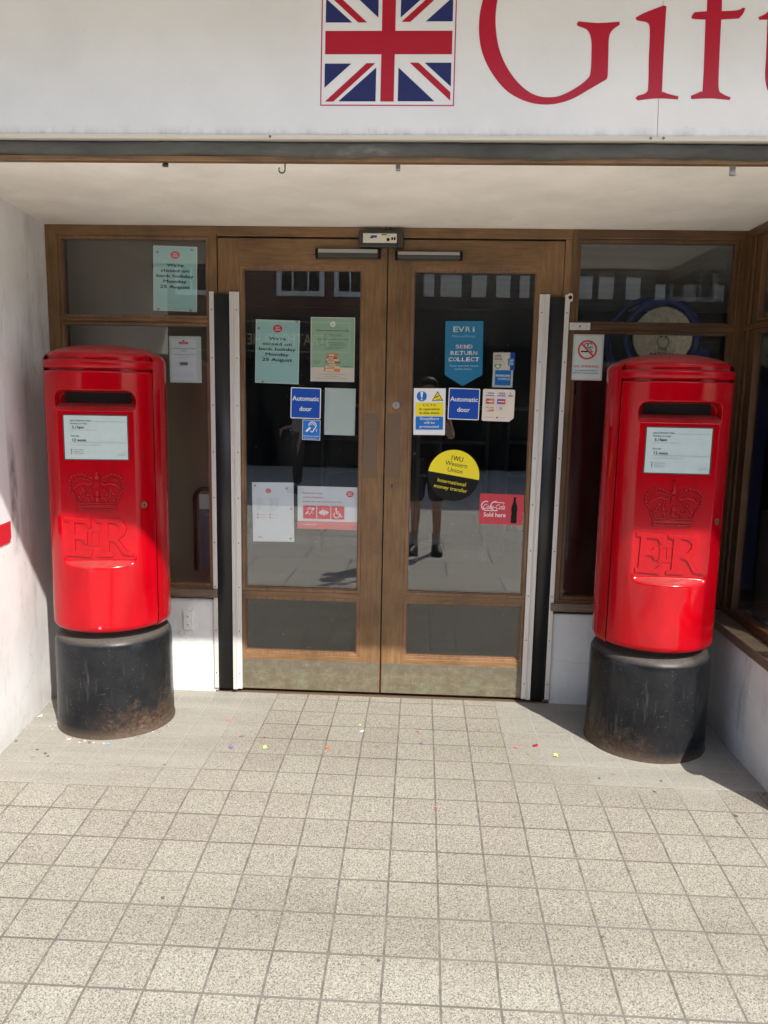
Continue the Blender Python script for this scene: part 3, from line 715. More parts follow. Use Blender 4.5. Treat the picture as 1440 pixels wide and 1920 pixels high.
# right-hand bay: plinth, sill, corner frame, side window
MB().prism([(1.540, .0), (1.528, -.40), (1.530, -1.05), (1.76, -1.05), (1.76, 0)], 'z', -.08, .466).build('plinth', 'plinth_side', S)
MB().prism([(1.512, -.036), (1.512, -1.075), (1.74, -1.075), (1.74, -.036)], 'z', .468, .510).build('window_sill', 'sill_wood', S, bevel=.004)
mpx = lambda p: (p[1], p[0], p[2])
sw = cellframe([-1.05, -1.04, -.052, -.007], [.5105, .535, 1.780, 1.806, 2.176, 2.2155], {(1, 1), (1, 3), (0, 1), (0, 3)}, 1.598, 1.640, (), mpx).build('window_frame', 'frame_wood_dark', S, bevel=.003)
for z0, z1 in ((.536, 1.779), (1.807, 2.175)):
    MB().box(1.606, 1.630, -.165, -.053, z0, z1).build('reveal_board', 'frame_wood_dark', sw, bevel=.002)
    MB().box(1.596, 1.6055, -.108, -.086, z0, z1).build('bead', 'frame_wood_dark', sw, bevel=.002)
    cellframe([-1.06, -1.05, -.180, -.166], [z0, z0+.014, z1-.014, z1], {(1, 1), (0, 1)}, 1.600, 1.628, (), mpx).build('bead', 'frame_wood_dark', sw, bevel=.002)
MB().box(1.616, 1.620, -1.07, -.17, .54, 1.776).build('window_pane', 'glass', sw)
MB().box(1.616, 1.620, -1.07, -.17, 1.81, 2.172).build('window_pane', 'glass', sw)
# front piers of the shop either side of the recess and glazed shop window to the right
tag(MB().box(1.70, 1.76, -.62, -.16, .405, 1.0).build('sill_shade_block', 'inner_dark', bevel=.004), 'tall dark block added inside the right side window to shade the sill', 'block')  # added block, keeps the sun off the door end of the sill
tag(MB().box(1.70, 1.76, -1.045, -.965, .405, .90).build('sill_shade_block', 'inner_dark', bevel=.004), 'narrow dark block added at the street end of the side window to shade the sill', 'block')  # second added block, ends the sun patch on the sill towards the street
MB().box(1.53, 3.0, -1.085, -1.066, 2.14, 2.197).build('window_frame', 'frame_wood_dark', S)
MB().box(3.0, 4.6, -1.10, -1.05, -.1, 2.187).build('front_pier', 'frame_wood_dark', S)
MB().box(1.762, 3.0, -1.075, -1.05, -.1, .468).build('plinth', 'plinth_side', S)
MB().box(1.60, 3.0, -1.078, -1.074, .512, 2.139).build('window_pane', 'glass', S)
# upper storey and the projecting canopy that shades the front
MB().box(-7, 7, -.90, 6, 2.35, 8.5).build('upper_wall', 'plaster', S)
MB().box(-7, 7, -2.44, -.90, 3.30, 3.48).build('canopy', 'canopy_white', S)
# interior shell
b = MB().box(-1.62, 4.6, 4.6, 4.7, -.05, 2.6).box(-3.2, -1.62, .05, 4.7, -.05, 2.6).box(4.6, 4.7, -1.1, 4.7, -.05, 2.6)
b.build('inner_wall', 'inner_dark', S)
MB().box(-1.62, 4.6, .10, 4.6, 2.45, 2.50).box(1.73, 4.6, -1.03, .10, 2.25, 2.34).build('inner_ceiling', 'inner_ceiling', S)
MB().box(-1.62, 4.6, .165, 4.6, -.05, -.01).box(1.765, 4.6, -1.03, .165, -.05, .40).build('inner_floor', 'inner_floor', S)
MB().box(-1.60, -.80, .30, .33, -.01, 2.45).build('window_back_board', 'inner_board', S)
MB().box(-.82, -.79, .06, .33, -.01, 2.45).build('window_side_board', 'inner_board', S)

# ================================================================== SHOP SIGN (leans back a little)
LEAN = math.tan(R(5)); FY, FZ = -1.075, 2.262
def FP(px, py):
    d = ray(px, py)   # y = FY + LEAN*(z-FZ)
    t = (FY-CAM.y+LEAN*(CAM.z-FZ))/(d.y-LEAN*d.z); q = CAM+d*t
    return q.x, (q.z-FZ)/math.cos(R(5))
FM = Matrix.Translation((0, FY, FZ))@Matrix.Rotation(-R(5), 4, 'X')    # local (x, n, s)
sg = thing('shop_sign', 'long white fascia sign with union flag and large red serif lettering', 'shop sign', (0, FY, FZ))
def fbuild(mb, name, mat, bevel=0, parent=None):
    mb.v = [tuple(FM@Vector(v)) for v in mb.v]; return mb.build(name, mat, parent or sg, bevel=bevel)
xs = FP(1238, 120)[0]
fbuild(MB().box(-4.5, xs-.0005, 0, .02, .012, 1.0), 'sign_panel', 'sign_panel_white', .001)
fbuild(MB().box(xs+.0005, 4.5, 0, .02, .012, 1.0), 'sign_panel', 'sign_panel_white', .001)
fbuild(MB().box(-4.5, 4.5, -.006, .02, -.002, .0115), 'bottom_trim', 'canopy_white', .001)
fl = MB().box(-4.5, 4.5, .021, .20, -.01, 1.0); fbuild(fl, 'sign_backing', 'inner_dark')
for q in ((507, 258), (1219, 256), (1243, 257)):
    x, s_ = FP(*q); b = MB().cyl((x, -.006, .005), (0, -1, 0), .004, .002, 10); fbuild(b, 'screw', 'shelf_grey')
def fpts(cr, ox, oy, sc): return [FP(ox+a/sc, oy+b_/sc) for a, b_ in cr]
lay = {'n': 0}
def fshape(pts, name, mat, off, parent=None):
    vs, fs = poly_fill([pts]); n = len(vs)
    mb = MB(); mb.v = [(v[0], -off, v[1]) for v in vs]+[(v[0], .0, v[1]) for v in vs]
    for f in fs: mb.f.append(list(f)); mb.m.append(0); mb.sm.append(False)
    k = len(pts)
    o = len(mb.v); mb.v += [(p[0], -off, p[1]) for p in pts]+[(p[0], .001, p[1]) for p in pts]
    for i in range(k): mb.f.append([o+i, o+(i+1) % k, o+(i+1) % k+k, o+i+k]); mb.m.append(0); mb.sm.append(False)
    return fbuild(mb, name, mat, 0, parent)
G = [(553, 90), (558, 140), (572, 185), (600, 235), (640, 280), (690, 308), (740, 320), (790, 318), (840, 303), (890, 275), (945, 243), (948, 232), (950, 165), (952, 115), (963, 92), (985, 76), (984, 67), (920, 71), (858, 66), (853, 73), (858, 80), (885, 92), (897, 120), (898, 170), (895, 222), (885, 243), (850, 270), (805, 293), (770, 299), (735, 295), (700, 278), (665, 245), (635, 200), (615, 150), (606, 100), (604, 50), (610, 0), (622, -45), (645, -85), (685, -118), (735, -132), (795, -128), (850, -108), (895, -65), (915, -25), (940, -22), (943, -140), (925, -142), (905, -128), (850, -150), (780, -160), (705, -153), (645, -125), (600, -75), (572, -20), (557, 35)]
I_ = [(1033, 55), (1060, 40), (1120, 17), (1128, 20), (1124, 80), (1115, 262), (1120, 283), (1165, 296), (1163, 305), (1100, 302), (1040, 308), (1033, 301), (1040, 294), (1065, 285), (1072, 265), (1074, 180), (1077, 95), (1070, 70), (1040, 63)]
F_ = [(1256, -60), (1252, 35), (1214, 38), (1206, 49), (1209, 58), (1248, 60), (1240, 262), (1232, 281), (1203, 294), (1204, 304), (1265, 302), (1322, 307), (1325, 299), (1300, 288), (1288, 270), (1290, 180), (1296, 60), (1350, 57), (1362, 44), (1370, 26), (1362, 24), (1345, 32), (1298, 35), (1300, -60), (1310, -98), (1340, -110), (1372, -92), (1378, -128), (1330, -142), (1285, -126), (1264, -98)]
T_ = [(1410, 53), (1428, 45), (1448, 28), (1470, -6), (1482, -5), (1480, 37), (1530, 38), (1528, 58), (1480, 58), (1476, 240), (1490, 275), (1518, 290), (1540, 285), (1535, 300), (1500, 318), (1462, 308), (1440, 280), (1431, 238), (1434, 170), (1438, 60), (1413, 61)]
D_ = [(1075, -60), (1100, -85), (1126, -60), (1100, -34)]
fshape(smooth_loop(fpts(G, 560, 0, 1.636), 5, (10, 11, 15, 16, 18, 19, 45, 46, 47)), 'letter_g', 'letter_red', .0012)
fshape(smooth_loop(fpts(I_, 560, 0, 1.636), 4, (0, 2, 3, 7, 8, 10, 11, 12)), 'letter_i', 'letter_red', .0012)
fshape(fpts(D_, 560, 0, 1.636), 'letter_dot', 'letter_red', .0012)
fshape(smooth_loop(fpts(F_, 560, 0, 1.636), 4, (1, 2, 5, 8, 9, 11, 12, 16, 17, 19, 20, 22, 26, 27)), 'letter_f', 'letter_red', .0012)
fshape(smooth_loop(fpts(T_, 560, 0, 1.636), 4, (0, 3, 4, 5, 6, 7, 8, 12, 13, 19, 20)), 'letter_t', 'letter_red', .0012)
# union flag, local crop coordinates (scale 4.235, origin 560,0)
fr = fpts([(172, 842), (1230, 832)], 560, 0, 4.235); w = fr[1][0]-fr[0][0]; x0 = fr[0][0]; s0 = (fr[0][1]+fr[1][1])/2
kx = w/(1230-172); 
def FL(a, b_): return (x0+(a-180)*kx+.0015, s0+(837-b_)*kx*.99)
top = 2*353-810
def flp(p, r180=False):
    if r180: p = [(2*708-a, 2*353-b_) for a, b_ in p]
    return [FL(a, b_) for a, b_ in p]
fbk = MB()
fo = fshape([FL(174, 842), FL(1238, 842), FL(1238, top-32), FL(174, top-32)], 'union_flag', 'pink_line', .0006)
fshape([FL(184, 832), FL(1228, 832), FL(1228, top-22), FL(184, top-22)], 'field', 'sign_panel_white', .0011, fo)
blue = [[(207, 515), (417, 515), (207, 703)], [(320, 808), (616, 808), (616, 545)], [(792, 545), (792, 806), (1082, 806)], [(998, 508), (1208, 508), (1208, 692)]]
red = [[(212, 810), (280, 810), (608, 512), (538, 512)], [(880, 508), (950, 508), (1206, 735), (1206, 800)]]
bl = MB(); rd = MB()
def addp(mb, pts, off):
    a = sum(pts[i-1][0]*pts[i][1]-pts[i][0]*pts[i-1][1] for i in range(len(pts)))
    if a < 0: pts = pts[::-1]
    k = len(pts); mb.add([(p[0], -off, p[1]) for p in pts]+[(p[0], -.0005, p[1]) for p in pts], [tuple(range(k))]+[((i+1) % k, i, i+k, (i+1) % k+k) for i in range(k)])
for r_ in (False, True):
    for p in blue: addp(bl, flp(p, r_), .0017)
    for p in red: addp(rd, flp(p, r_), .0017)
addp(rd, flp([(207, 443), (1210, 443), (1210, 263), (207, 263)]), .0018)
addp(rd, flp([(654, 808), (760, 808), (760, top), (654, top)]), .0022)
bl.recalc = rd.recalc = False
fbuild(bl, 'blue_field', 'flag_blue', 0, fo); fbuild(rd, 'red_crosses', 'flag_red', 0, fo)

# hook and clips under the beam
hk = MB(); c0 = Vector((-.272, -1.04, 2.20))
hk.tube([c0, c0+Vector((0, 0, -.016))]+[c0+Vector((-.010+.010*math.cos(a), 0, -.016-.010*math.sin(a)-.004)) for a in [R(20*i) for i in range(0, 12)]], .0022, 8)
tag(hk.build('cup_hook', 'dark_metal'), 'small black cup hook hanging under the timber beam', 'hook')
for k, (x, lab, w) in enumerate(((-.661, 'left', .016), (.09, 'mid', .014), (1.136, 'right', .017))):
    d = (.010, .018, .026)[k]
    b = MB().box(x-w/2-.001, x+w/2, -1.036, -1.030, 2.198-d, 2.200).box(x-w/2, x+w/2, -1.048, -1.036, 2.198-d, 2.202-d)
    tag(b.build('bent_clip', 'dark_metal' if k == 0 else 'steel', bevel=.001),
        ('short brown clip under the beam above the left window', 'bent grey metal clip under the beam just right of the flag middle', 'larger grey metal tab under the beam near the right end')[k], 'clip', 'clips under the beam')

# ================================================================== PILLAR BOXES
def panel_mask(x, z):
    """0 outside, 1 inside the sunken panel; soft scooped bottom"""
    hw, z0, z1, r = .158, .742, 1.462, .035
    cx, cz = 0, (z0+z1)/2
    dx = abs(x-cx)-(hw-r); dz = abs(z-cz)-((z1-z0)/2-r)
    d = math.hypot(max(dx, 0), max(dz, 0))+min(max(dx, dz), 0)-r
    wide = .006 if z > .80 else .006+.030*min(1, (.80-z)/.05)
    t = min(1, max(0, -d/wide)); return t*t*(3-2*t)
def pillar_box(loc, rz, label):
    T = thing('pillar_box', label, 'post box', (0, 0, 0), 'red pillar boxes beside the doors')
    # base
    pr = [(.0, .0), (.253, .0), (.2535, .006), (.251, .012), (.2495, .03), (.2475, .20), (.2465, .385), (.2440, .405), (.236, .420), (.222, .430), (.205, .4345), (.192, .440), (.192, .475), (0, .475)]
    MB().lathe(pr, 96).build('base', 'black_base_paint', T, weld=True)
    # body shell with domed cap
    dome = [(.0, 1.652), (.05, 1.6505), (.10, 1.646), (.15, 1.6375), (.19, 1.627), (.22, 1.614), (.235, 1.604), (.2435, 1.593), (.2455, 1.582)]
    pr = [(.15, .454), (.222, .456), (.235, .462), (.243, .474), (.2455, .490), (.2455, 1.30)]+dome[::-1]
    MB().lathe(pr, 120, a0=R(61), a1=R(299)).build('body', 'red_gloss_paint', T)
    MB().lathe([(.15, 1.50), (.230, 1.50), (.232, 1.52), (.232, 1.596)], 60, a0=R(-62), a1=R(62)).build('inner_shell', 'red_gloss_paint', T)
    MB().lathe([(.15, .460), (.220, .462), (.232, .470), (.232, .50), (.15, .51)], 60, a0=R(-62), a1=R(62)).build('inner_shell', 'red_gloss_paint', T)
    cap = [(.2320, 1.594), (.2350, 1.601)]+dome[:-3][::-1]
    cp = MB().lathe(cap, 60, a0=R(-61), a1=R(61)); cp.build('cap', 'red_gloss_paint', T)
    # hood lip between the two grooves
    lip = [(.230, 1.548), (.2470, 1.549), (.2500, 1.553), (.2500, 1.574), (.2480, 1.580), (.240, 1.583), (.230, 1.583)]
    k = MB().lathe(lip, 60, a0=R(-60.6), a1=R(60.6))
    for a in (-60.6, 60.6):
        k.add([(r*math.sin(R(a)), -r*math.cos(R(a)), z) for r, z in lip], [tuple(range(len(lip)))])
    k.build('hood_lip', 'red_gloss_paint', T)
    # door with the sunken panel
    D = MB(); NA, NZ = 200, 330; a_max = R(59.6); rd_ = .2495; z0, z1 = .466, 1.539
    px0 = -.200; vs = []; idx = {}
    for j in range(NZ+1):
        z = z0+(z1-z0)*j/NZ
        e = min((z-z0)/.026, 1); rr = rd_-.020*(1-math.sqrt(max(0, 1-(1-e)**2)))
        e2 = min((z1-z)/.005, 1); rr -= .004*(1-math.sqrt(max(0, 1-(1-e2)**2)))
        for i in range(NA+1):
            a = -a_max+2*a_max*i/NA
            ea = min((a_max-abs(a))*rd_/.005, 1); r2 = rr-.004*(1-math.sqrt(max(0, 1-(1-ea)**2)))
            x = r2*math.sin(a); y = -r2*math.cos(a)
            mk = panel_mask(x, z)
            yp = px0
            if z > 1.395: yp = px0+.012+.052*min(1, (z-1.395)/.018)   # throat under the hood
            elif z > 1.38: yp = px0+.012*(z-1.38)/.015
            if y < yp: y = y+(yp-y)*mk
            vs.append((x, y, z))
    n = NA+1
    D.add(vs, [(j*n+i, j*n+i+1, (j+1)*n+i+1, (j+1)*n+i) for j in range(NZ) for i in range(NA)], 0, True)
    ed = [(i, 0) for i in range(NA+1)]+[(NA, j) for j in range(1, NZ+1)]+[(i, NZ) for i in range(NA-1, -1, -1)]+[(0, j) for j in range(NZ-1, 0, -1)]
    rim = [vs[j*n+i] for i, j in ed]; inn = [(v[0]*.93, v[1]*.93, v[2]) for v in rim]; L = len(rim)
    D.add(rim+inn, [(q, q+L, (q+1) % L+L, (q+1) % L) for q in range(L)], 0, True)
    dr_ = D.build('door', 'red_gloss_paint', T)
    # aperture: dark mouth
    MB().box(-.130, .130, -.1405, -.1, 1.408, 1.460).build('posting_slot', 'shadow_black', dr_)
    # notice plate behind a steel rim
    f = MB(); y0 = px0
    xw, za, zb = .1235, 1.186, 1.362
    f.box(-xw-.004, -xw, y0-.002, y0+.01, za-.004, zb+.004).box(xw, xw+.004, y0-.002, y0+.01, za-.004, zb+.004)
    f.box(-xw, xw, y0-.002, y0+.01, za-.004, za).box(-xw, xw, y0-.002, y0+.01, zb, zb+.004)
    f.build('plate_rim', 'dark_metal', T, bevel=.001)
    sh = Sheet(2*xw-.0004, zb-za-.0004, 'notice_glass_card', .0008)
    W_, H_ = sh.w, sh.h
    def tx(s, u, v, cap, w, b_=0.): sh.text(s, u*W_, v*H_, cap, 'ink', w=w*W_, align='L', bold=b_)
    tx('Last Collection Time', .10, .875, .0062, .32, .01); tx('Monday to Friday', .10, .800, .0062, .27, .01)
    tx('5.15pm', .13, .705, .0105, .185, .02); tx('Saturday', .10, .52, .006, .14, .01); tx('12 noon', .13, .41, .0115, .21, .02)
    for v, a, c in ((.865, .10, .97), (.665, .10, .50), (.385, .10, .97), (.325, .10, .59)): sh.rect(a*W_, v*H_, c*W_, v*H_+.0009, 'grey_ink')
    for v, t_ in ((.21, '03457 740740'), (.165, 'royalmail.com'), (.12, 'CV37 6AA')):
        sh.rect(.10*W_, v*H_, .115*W_, (v+.022)*H_, 'ink'); tx(t_, .145, v, .0034, .16)
    sh.frame(.83*W_, .09*H_, .965*W_, .13*H_, .0007, 'grey_ink'); tx('4 min', .84, .10, .002, .1)
    sh.build('notice_plate', None, None, Matrix.Translation((-xw+.0002, y0-.0008, za+.0002)), parent=T)
    # royal cypher E II R, raised
    yc = px0-.0005
    def relief(name, loops, ex=.0046, bv=.0009, y=yc):
        v, fcs = outline_mesh(loops, ex, bv)
        mb = MB(); mb.add([(q[0], y-q[2], q[1]) for q in v], fcs, 0, False); o = mb.build(name, 'red_gloss_paint', cy_)
        return o
    cy_ = MB().box(-.001, .001, yc+.001, yc+.002, .80, .801).build('royal_cypher', 'red_gloss_paint', T)
    def S2(p): return [((x-640)/1000*.287*1.0-.0, .778+(1350-z)/560*.158) for x, z in p]
    # outlines from the photo crop, x 290..1200, z (pixels down) 800..1340
    kx = .272/910.
    def S2(p): return [((x-745)*kx, .782+(1340-z)*(.162/535.)) for x, z in p]
    E = [(290, 800), (625, 815), (640, 930), (600, 935), (570, 870), (420, 860), (418, 1035), (500, 1030), (530, 985), (580, 985), (580, 1155), (540, 1150), (510, 1095), (418, 1090), (418, 1255), (560, 1275), (625, 1220), (655, 1225), (620, 1340), (300, 1318), (300, 1275), (340, 1262), (350, 850), (290, 840)]
    II = [(590, 955), (770, 955), (770, 985), (735, 990), (735, 1145), (770, 1150), (770, 1182), (590, 1182), (590, 1150), (605, 1145), (605, 990), (590, 985)]
    IIh = [(640, 992), (700, 992), (700, 1145), (640, 1145)]
    Rr = [(700, 820), (980, 820), (1060, 850), (1105, 910), (1110, 970), (1070, 1040), (990, 1095), (1080, 1225), (1130, 1280), (1195, 1290), (1195, 1325), (1060, 1312), (960, 1140), (870, 1110), (870, 1270), (920, 1295), (920, 1335), (705, 1335), (705, 1300), (770, 1275), (775, 870), (705, 855)]
    Rh = [(858, 860), (960, 870), (1015, 920), (1010, 990), (960, 1050), (858, 1068)]
    relief('letter_e', [S2(E)]); relief('numeral_two', [S2(II), S2(IIh)], .0018); relief('letter_r', [S2(Rr), S2(Rh)])
    # crown
    cr = MB(); yk = px0
    def C2(x, z): return ((x-745)*kx*.98, .972+(775-z)*(.19/660.))
    def P3(x, z, d=0): a, b_ = C2(x, z); return (a, yk-d*1.3-.0012, b_)
    def arcp(pts, r, d=.001):
        sm = [pts[0]]
        for i in range(len(pts)-1):
            p0, p1, p2, p3 = pts[max(i-1, 0)], pts[i], pts[i+1], pts[min(i+2, len(pts)-1)]
            for q in range(1, 6):
                t = q/5; sm.append(tuple(.5*((2*p1[j])+(-p0[j]+p2[j])*t+(2*p0[j]-5*p1[j]+4*p2[j]-p3[j])*t*t+(-p0[j]+3*p1[j]-3*p2[j]+p3[j])*t**3) for j in (0, 1)))
        cr.tube([P3(a, b_, d) for a, b_ in sm], r*1.45, 8)
        return sm
    for sx in (-1, 1):
        X = lambda a: 735+sx*a
        outer = arcp([(X(60), 310), (X(130), 275), (X(210), 245), (X(290), 265), (X(350), 320), (X(370), 400), (X(340), 490), (X(300), 530)], .0012)
        acc = 0; last = outer[0]
        for q in outer:
            acc += math.hypot(q[0]-last[0], q[1]-last[1]); last = q
            if acc > 36: acc = 0; cr.ball(P3(q[0], q[1], .002), .0052, 0, 6, (1, .7, 1))
        arcp([(X(60), 350), (X(150), 310), (X(240), 315), (X(300), 380), (X(310), 430)], .0014)
        arcp([(X(50), 370), (X(110), 395), (X(180), 375), (X(260), 410), (X(330), 455)], .0026)
        arcp([(X(300), 530), (X(285), 590), (X(262), 650)], .0022)
        arcp([(X(120), 420), (X(150), 500), (X(190), 560)], .0018); arcp([(X(200), 440), (X(180), 520), (X(150), 580), (X(90), 590), (X(60), 540)], .0022)
        for q in ((90, 470), (130, 540), (175, 475), (215, 520), (245, 570), (225, 610), (60, 590), (110, 620)): cr.ball(P3(X(q[0]), q[1], .001), .0058, 0, 6, (1, .6, 1))
    bx = P3(700, 350, .006); by = P3(770, 440, .006)
    cr.box(min(bx[0], by[0]), max(bx[0], by[0]), yk-.005, yk, by[2], bx[2])
    cr.ball(P3(735, 290, .002), .0115, 0, 8, (1, .6, .9)); cr.ball(P3(735, 235, .002), .0065, 0, 8, (1, .6, 1))
    a = P3(735, 160); 
    cr.box(a[0]-.003, a[0]+.003, yk-.004, yk, a[2]-.016, a[2]+.016); cr.box(a[0]-.012, a[0]+.012, yk-.0036, yk, a[2]-.003, a[2]+.004)
    cr.ball(P3(735, 520, .002), .008, 0, 8, (1, .6, 1.4)); cr.ball(P3(735, 600, .002), .009, 0, 8, (1, .6, 1.2))
    for z, hw, r in ((650, 262, .003), (672, 262, .0022), (700, 255, .004), (740, 255, .0032)):
        cr.tube([P3(735+hw*math.cos(t), z-14*math.sin(t)*-1+0, .001) for t in [math.pi*i/24 for i in range(25)]], r, 8)
    cr.tube([P3(735+250*math.cos(t), 725-30*math.sin(t), .001) for t in [2*math.pi*i/40 for i in range(40)]], .003, 8, closed=True)
    cr.build('crown', 'red_gloss_paint', T)
    # lock plate on the door edge
    a = R(45); c = Vector((.2495*math.sin(a), -.2495*math.cos(a), .997)); nrm = Vector((math.sin(a), -math.cos(a), 0))
    b = MB().cyl(c-nrm*.004, nrm, .0135, .0062, 20, 0); b.cyl(c+nrm*.002, nrm, .0036, .001, 12, 1)
    tang = Vector((math.cos(a), math.sin(a), 0)); q = c+nrm*.0026
    b.add([q-tang*.0016+Vector((0, 0, -.009)), q+tang*.0016+Vector((0, 0, -.009)), q+tang*.0016, q-tang*.0016], [(0, 1, 2, 3)], 1)
    b.build('lock', ['bronze', 'black'], dr_)
    T.location = loc; T.rotation_euler = (0, 0, R(rz)); T['_o'] = tuple(loc)
    return T
def copy_tree(o, parent=None):
    c = o.copy(); COL.objects.link(c)
    if parent: c.parent = parent
    for ch in [k for k in bpy.data.objects if k.parent == o]: copy_tree(ch, c)
    return c
PB = pillar_box((-1.157, -.358, .006), 9, 'red post box on a rust-edged black base, left of the doors by the white wall')
def link_copy(src, label, loc, rz):
    c = copy_tree(src); c['label'] = label; c.location = loc; c.rotation_euler = (0, 0, R(rz)); return c
link_copy(PB, 'red post box on a scuffed brownish base, right of the doors by the side window', (1.191, -.372, .006), -2)
mk = Sheet(.018, .012, 'petal_pink', .0006); mk = MB().cyl((0, 0, 0), (0, -1, 0), .0065, .0006, 8)
mk.v = [(v[0]-.0, v[1]-.2496, v[2]+.492) for v in mk.v]; q = mk.build('paint_chip', 'petal_pink', None, origin=(0, 0, 0)); q.parent = PB; q.location = (0, 0, 0)

# ================================================================== NOTICES
YIN, YOUT = .0275, .0195      # just behind / in front of the panes
def post_office_oval(s, cx, cy, rx, ry):
    s.ell(cx, cy, rx, ry, 'red_ink'); s.text('POST', cx, cy+ry*.12, ry*.42, 'white', w=rx*.95, bold=.02); s.text('OFFICE', cx, cy-ry*.50, ry*.42, 'white', w=rx*1.25, bold=.02)
def putty(s, u, v, r=.006): s.ell(u*s.w, v*s.h, r, r*.8, 'grey_ink', 8, u*3)
def closed_poster(cor, y, label, gum):
    Mx, w, h = place_px(cor, y); s = Sheet(w, h, 'poster_edge')
    s.rect(.004, .004, w-.004, h-.004, 'poster_teal')
    post_office_oval(s, w*.5, h*.865, w*.105, w*.085)
    for i, (t_, ww) in enumerate((("We're", .38), ('closed on', .65), ('bank holiday', .84), ('Monday', .53), ('25 August', .68))):
        s.text(t_, w*.5, h*(.685-.083*i), h*.050, 'ink', w=w*ww, bold=.012)
    for u, v in gum: putty(s, u, v, .007)
    s.build('closing_notice', label, 'notice', Mx, group='bank holiday closing notices')
closed_poster([(286, 460), (368, 463), (289, 582), (371, 585)], YIN, 'turquoise bank holiday closing notice in the upper left window pane', [(.10, .90), (.88, .95), (.12, .02), (.86, .02)])
closed_poster([(479, 598), (561, 602), (479, 718), (561, 720)], YIN, 'turquoise bank holiday closing notice on the left door beside the book poster', [(.93, .985), (.18, .02), (.07, .86)])
# book fair poster
Mx, w, h = place_px([(582, 594), (665, 596), (583, 715), (665, 716)], YIN); s = Sheet(w, h, 'white')
s.rect(.003, h*.22, w-.003, h-.003, 'poster_green'); s.rect(.003, .003, w-.003, h*.22, 'paper_warm')
s.ell(w*.5, h*.895, w*.062, w*.062, 'white'); s.text('BF', w*.5, h*.88, .006, 'brick_red', w=.009, bold=.02)
s.text('STRATFORD-UPON-AVON', w*.5, h*.785, h*.020, 'ink', w=w*.74); s.text('BOOK FAIR', w*.5, h*.705, h*.042, 'grey_ink', w=w*.40)
s.text('Saturday 26th April 2025 10.00 - 3.00 pm', w*.5, h*.655, h*.013, 'ink', w=w*.73); s.text('FREE ADMISSION', w*.58, h*.60, h*.012, 'ink', w=w*.36)
s.text('Venue', w*.27, h*.565, h*.016, 'ink', w=w*.11, shear=.3); s.text('CROWNE PLAZA HOTEL', w*.60, h*.565, h*.016, 'ink', w=w*.38)
s.text('Bridgefoot, Warwickshire', w*.58, h*.530, h*.012, 'ink', w=w*.34); s.text('Stratford CV37 6YR', w*.5, h*.507, h*.012, 'ink', w=w*.34)
bk = [(.30, .165, .38, .055, 'orange', 0), (.34, .215, .34, .035, 'book_cream', 0), (.38, .255, .30, .035, 'book_green', 0), (.34, .295, .34, .035, 'brick_red', 0), (.36, .330, .28, .032, 'book_cream', 0), (.37, .360, .24, .035, 'brick_red', 0), (.38, .40, .25, .045, 'orange', 0)]
for (a, b_, c, d, mt, _) in bk:
    s.poly([(w*a, h*b_), (w*(a+c), h*(b_-.012)), (w*(a+c-.01), h*(b_+d-.012)), (w*(a+.02), h*(b_+d))], mt)
    s.poly([(w*(a+.04), h*(b_+.006)), (w*(a+c*.62), h*(b_-.002)), (w*(a+c*.62), h*(b_+d*.55)), (w*(a+.04), h*(b_+d*.6))], 'book_cream' if mt != 'book_cream' else 'orange')
for i in range(3): s.text(('Free entry', 'Old, rare and', 'collectable books')[i], w*.07, h*(.315-.018*i), h*.010, 'ink', w=w*.16, align='L')
s.text('Refreshments', w*.83, h*.235, h*.010, 'ink', w=w*.17)
s.text('For more information please contact the organiser', w*.5, h*.11, h*.011, 'ink', w=w*.58); s.text('Tel: 01789 000000', w*.5, h*.078, h*.011, 'ink', w=w*.34)
s.text('Dealers in antiquarian, second hand and collectable books', w*.5, h*.045, h*.010, 'ink', w=w*.68)
s.build('book_fair_poster', 'pale green poster with a stack of orange books on the left door', 'poster', Mx)
# automatic door signs
def auto(cor, label):
    Mx, w, h = place_px(cor, YOUT-.003); r = .006
    s = Sheet(w, h, 'white', .002, rr(w, h, .005)); s.poly([(a*(w-.008)/w+.004, b_*(h-.008)/h+.004) for a, b_ in rr(w, h, .003)], 'sign_blue')
    s.text('Automatic', w*.5, h*.58, h*.155, 'white', w=w*.88, bold=.018); s.text('door', w*.5, h*.25, h*.155, 'white', w=w*.40, bold=.018)
    s.build('automatic_door_sign', label, 'sign', Mx, group='automatic door signs')
def rr(w, h, r, n=4):
    out = []
    for cx, cy, a0 in ((w-r, r, -90), (w-r, h-r, 0), (r, h-r, 90), (r, r, 180)):
        for i in range(n+1):
            a = R(a0+90*i/n); out.append((cx+r*math.cos(a), cy+r*math.sin(a)))
    return out
auto([(545, 726), (602, 728), (545, 784), (601, 786)], 'blue automatic door sign on the left door above the ear symbol sticker')
auto([(842, 727), (900, 729), (839, 786), (898, 788)], 'blue automatic door sign on the right door between the warning sign and card stickers')
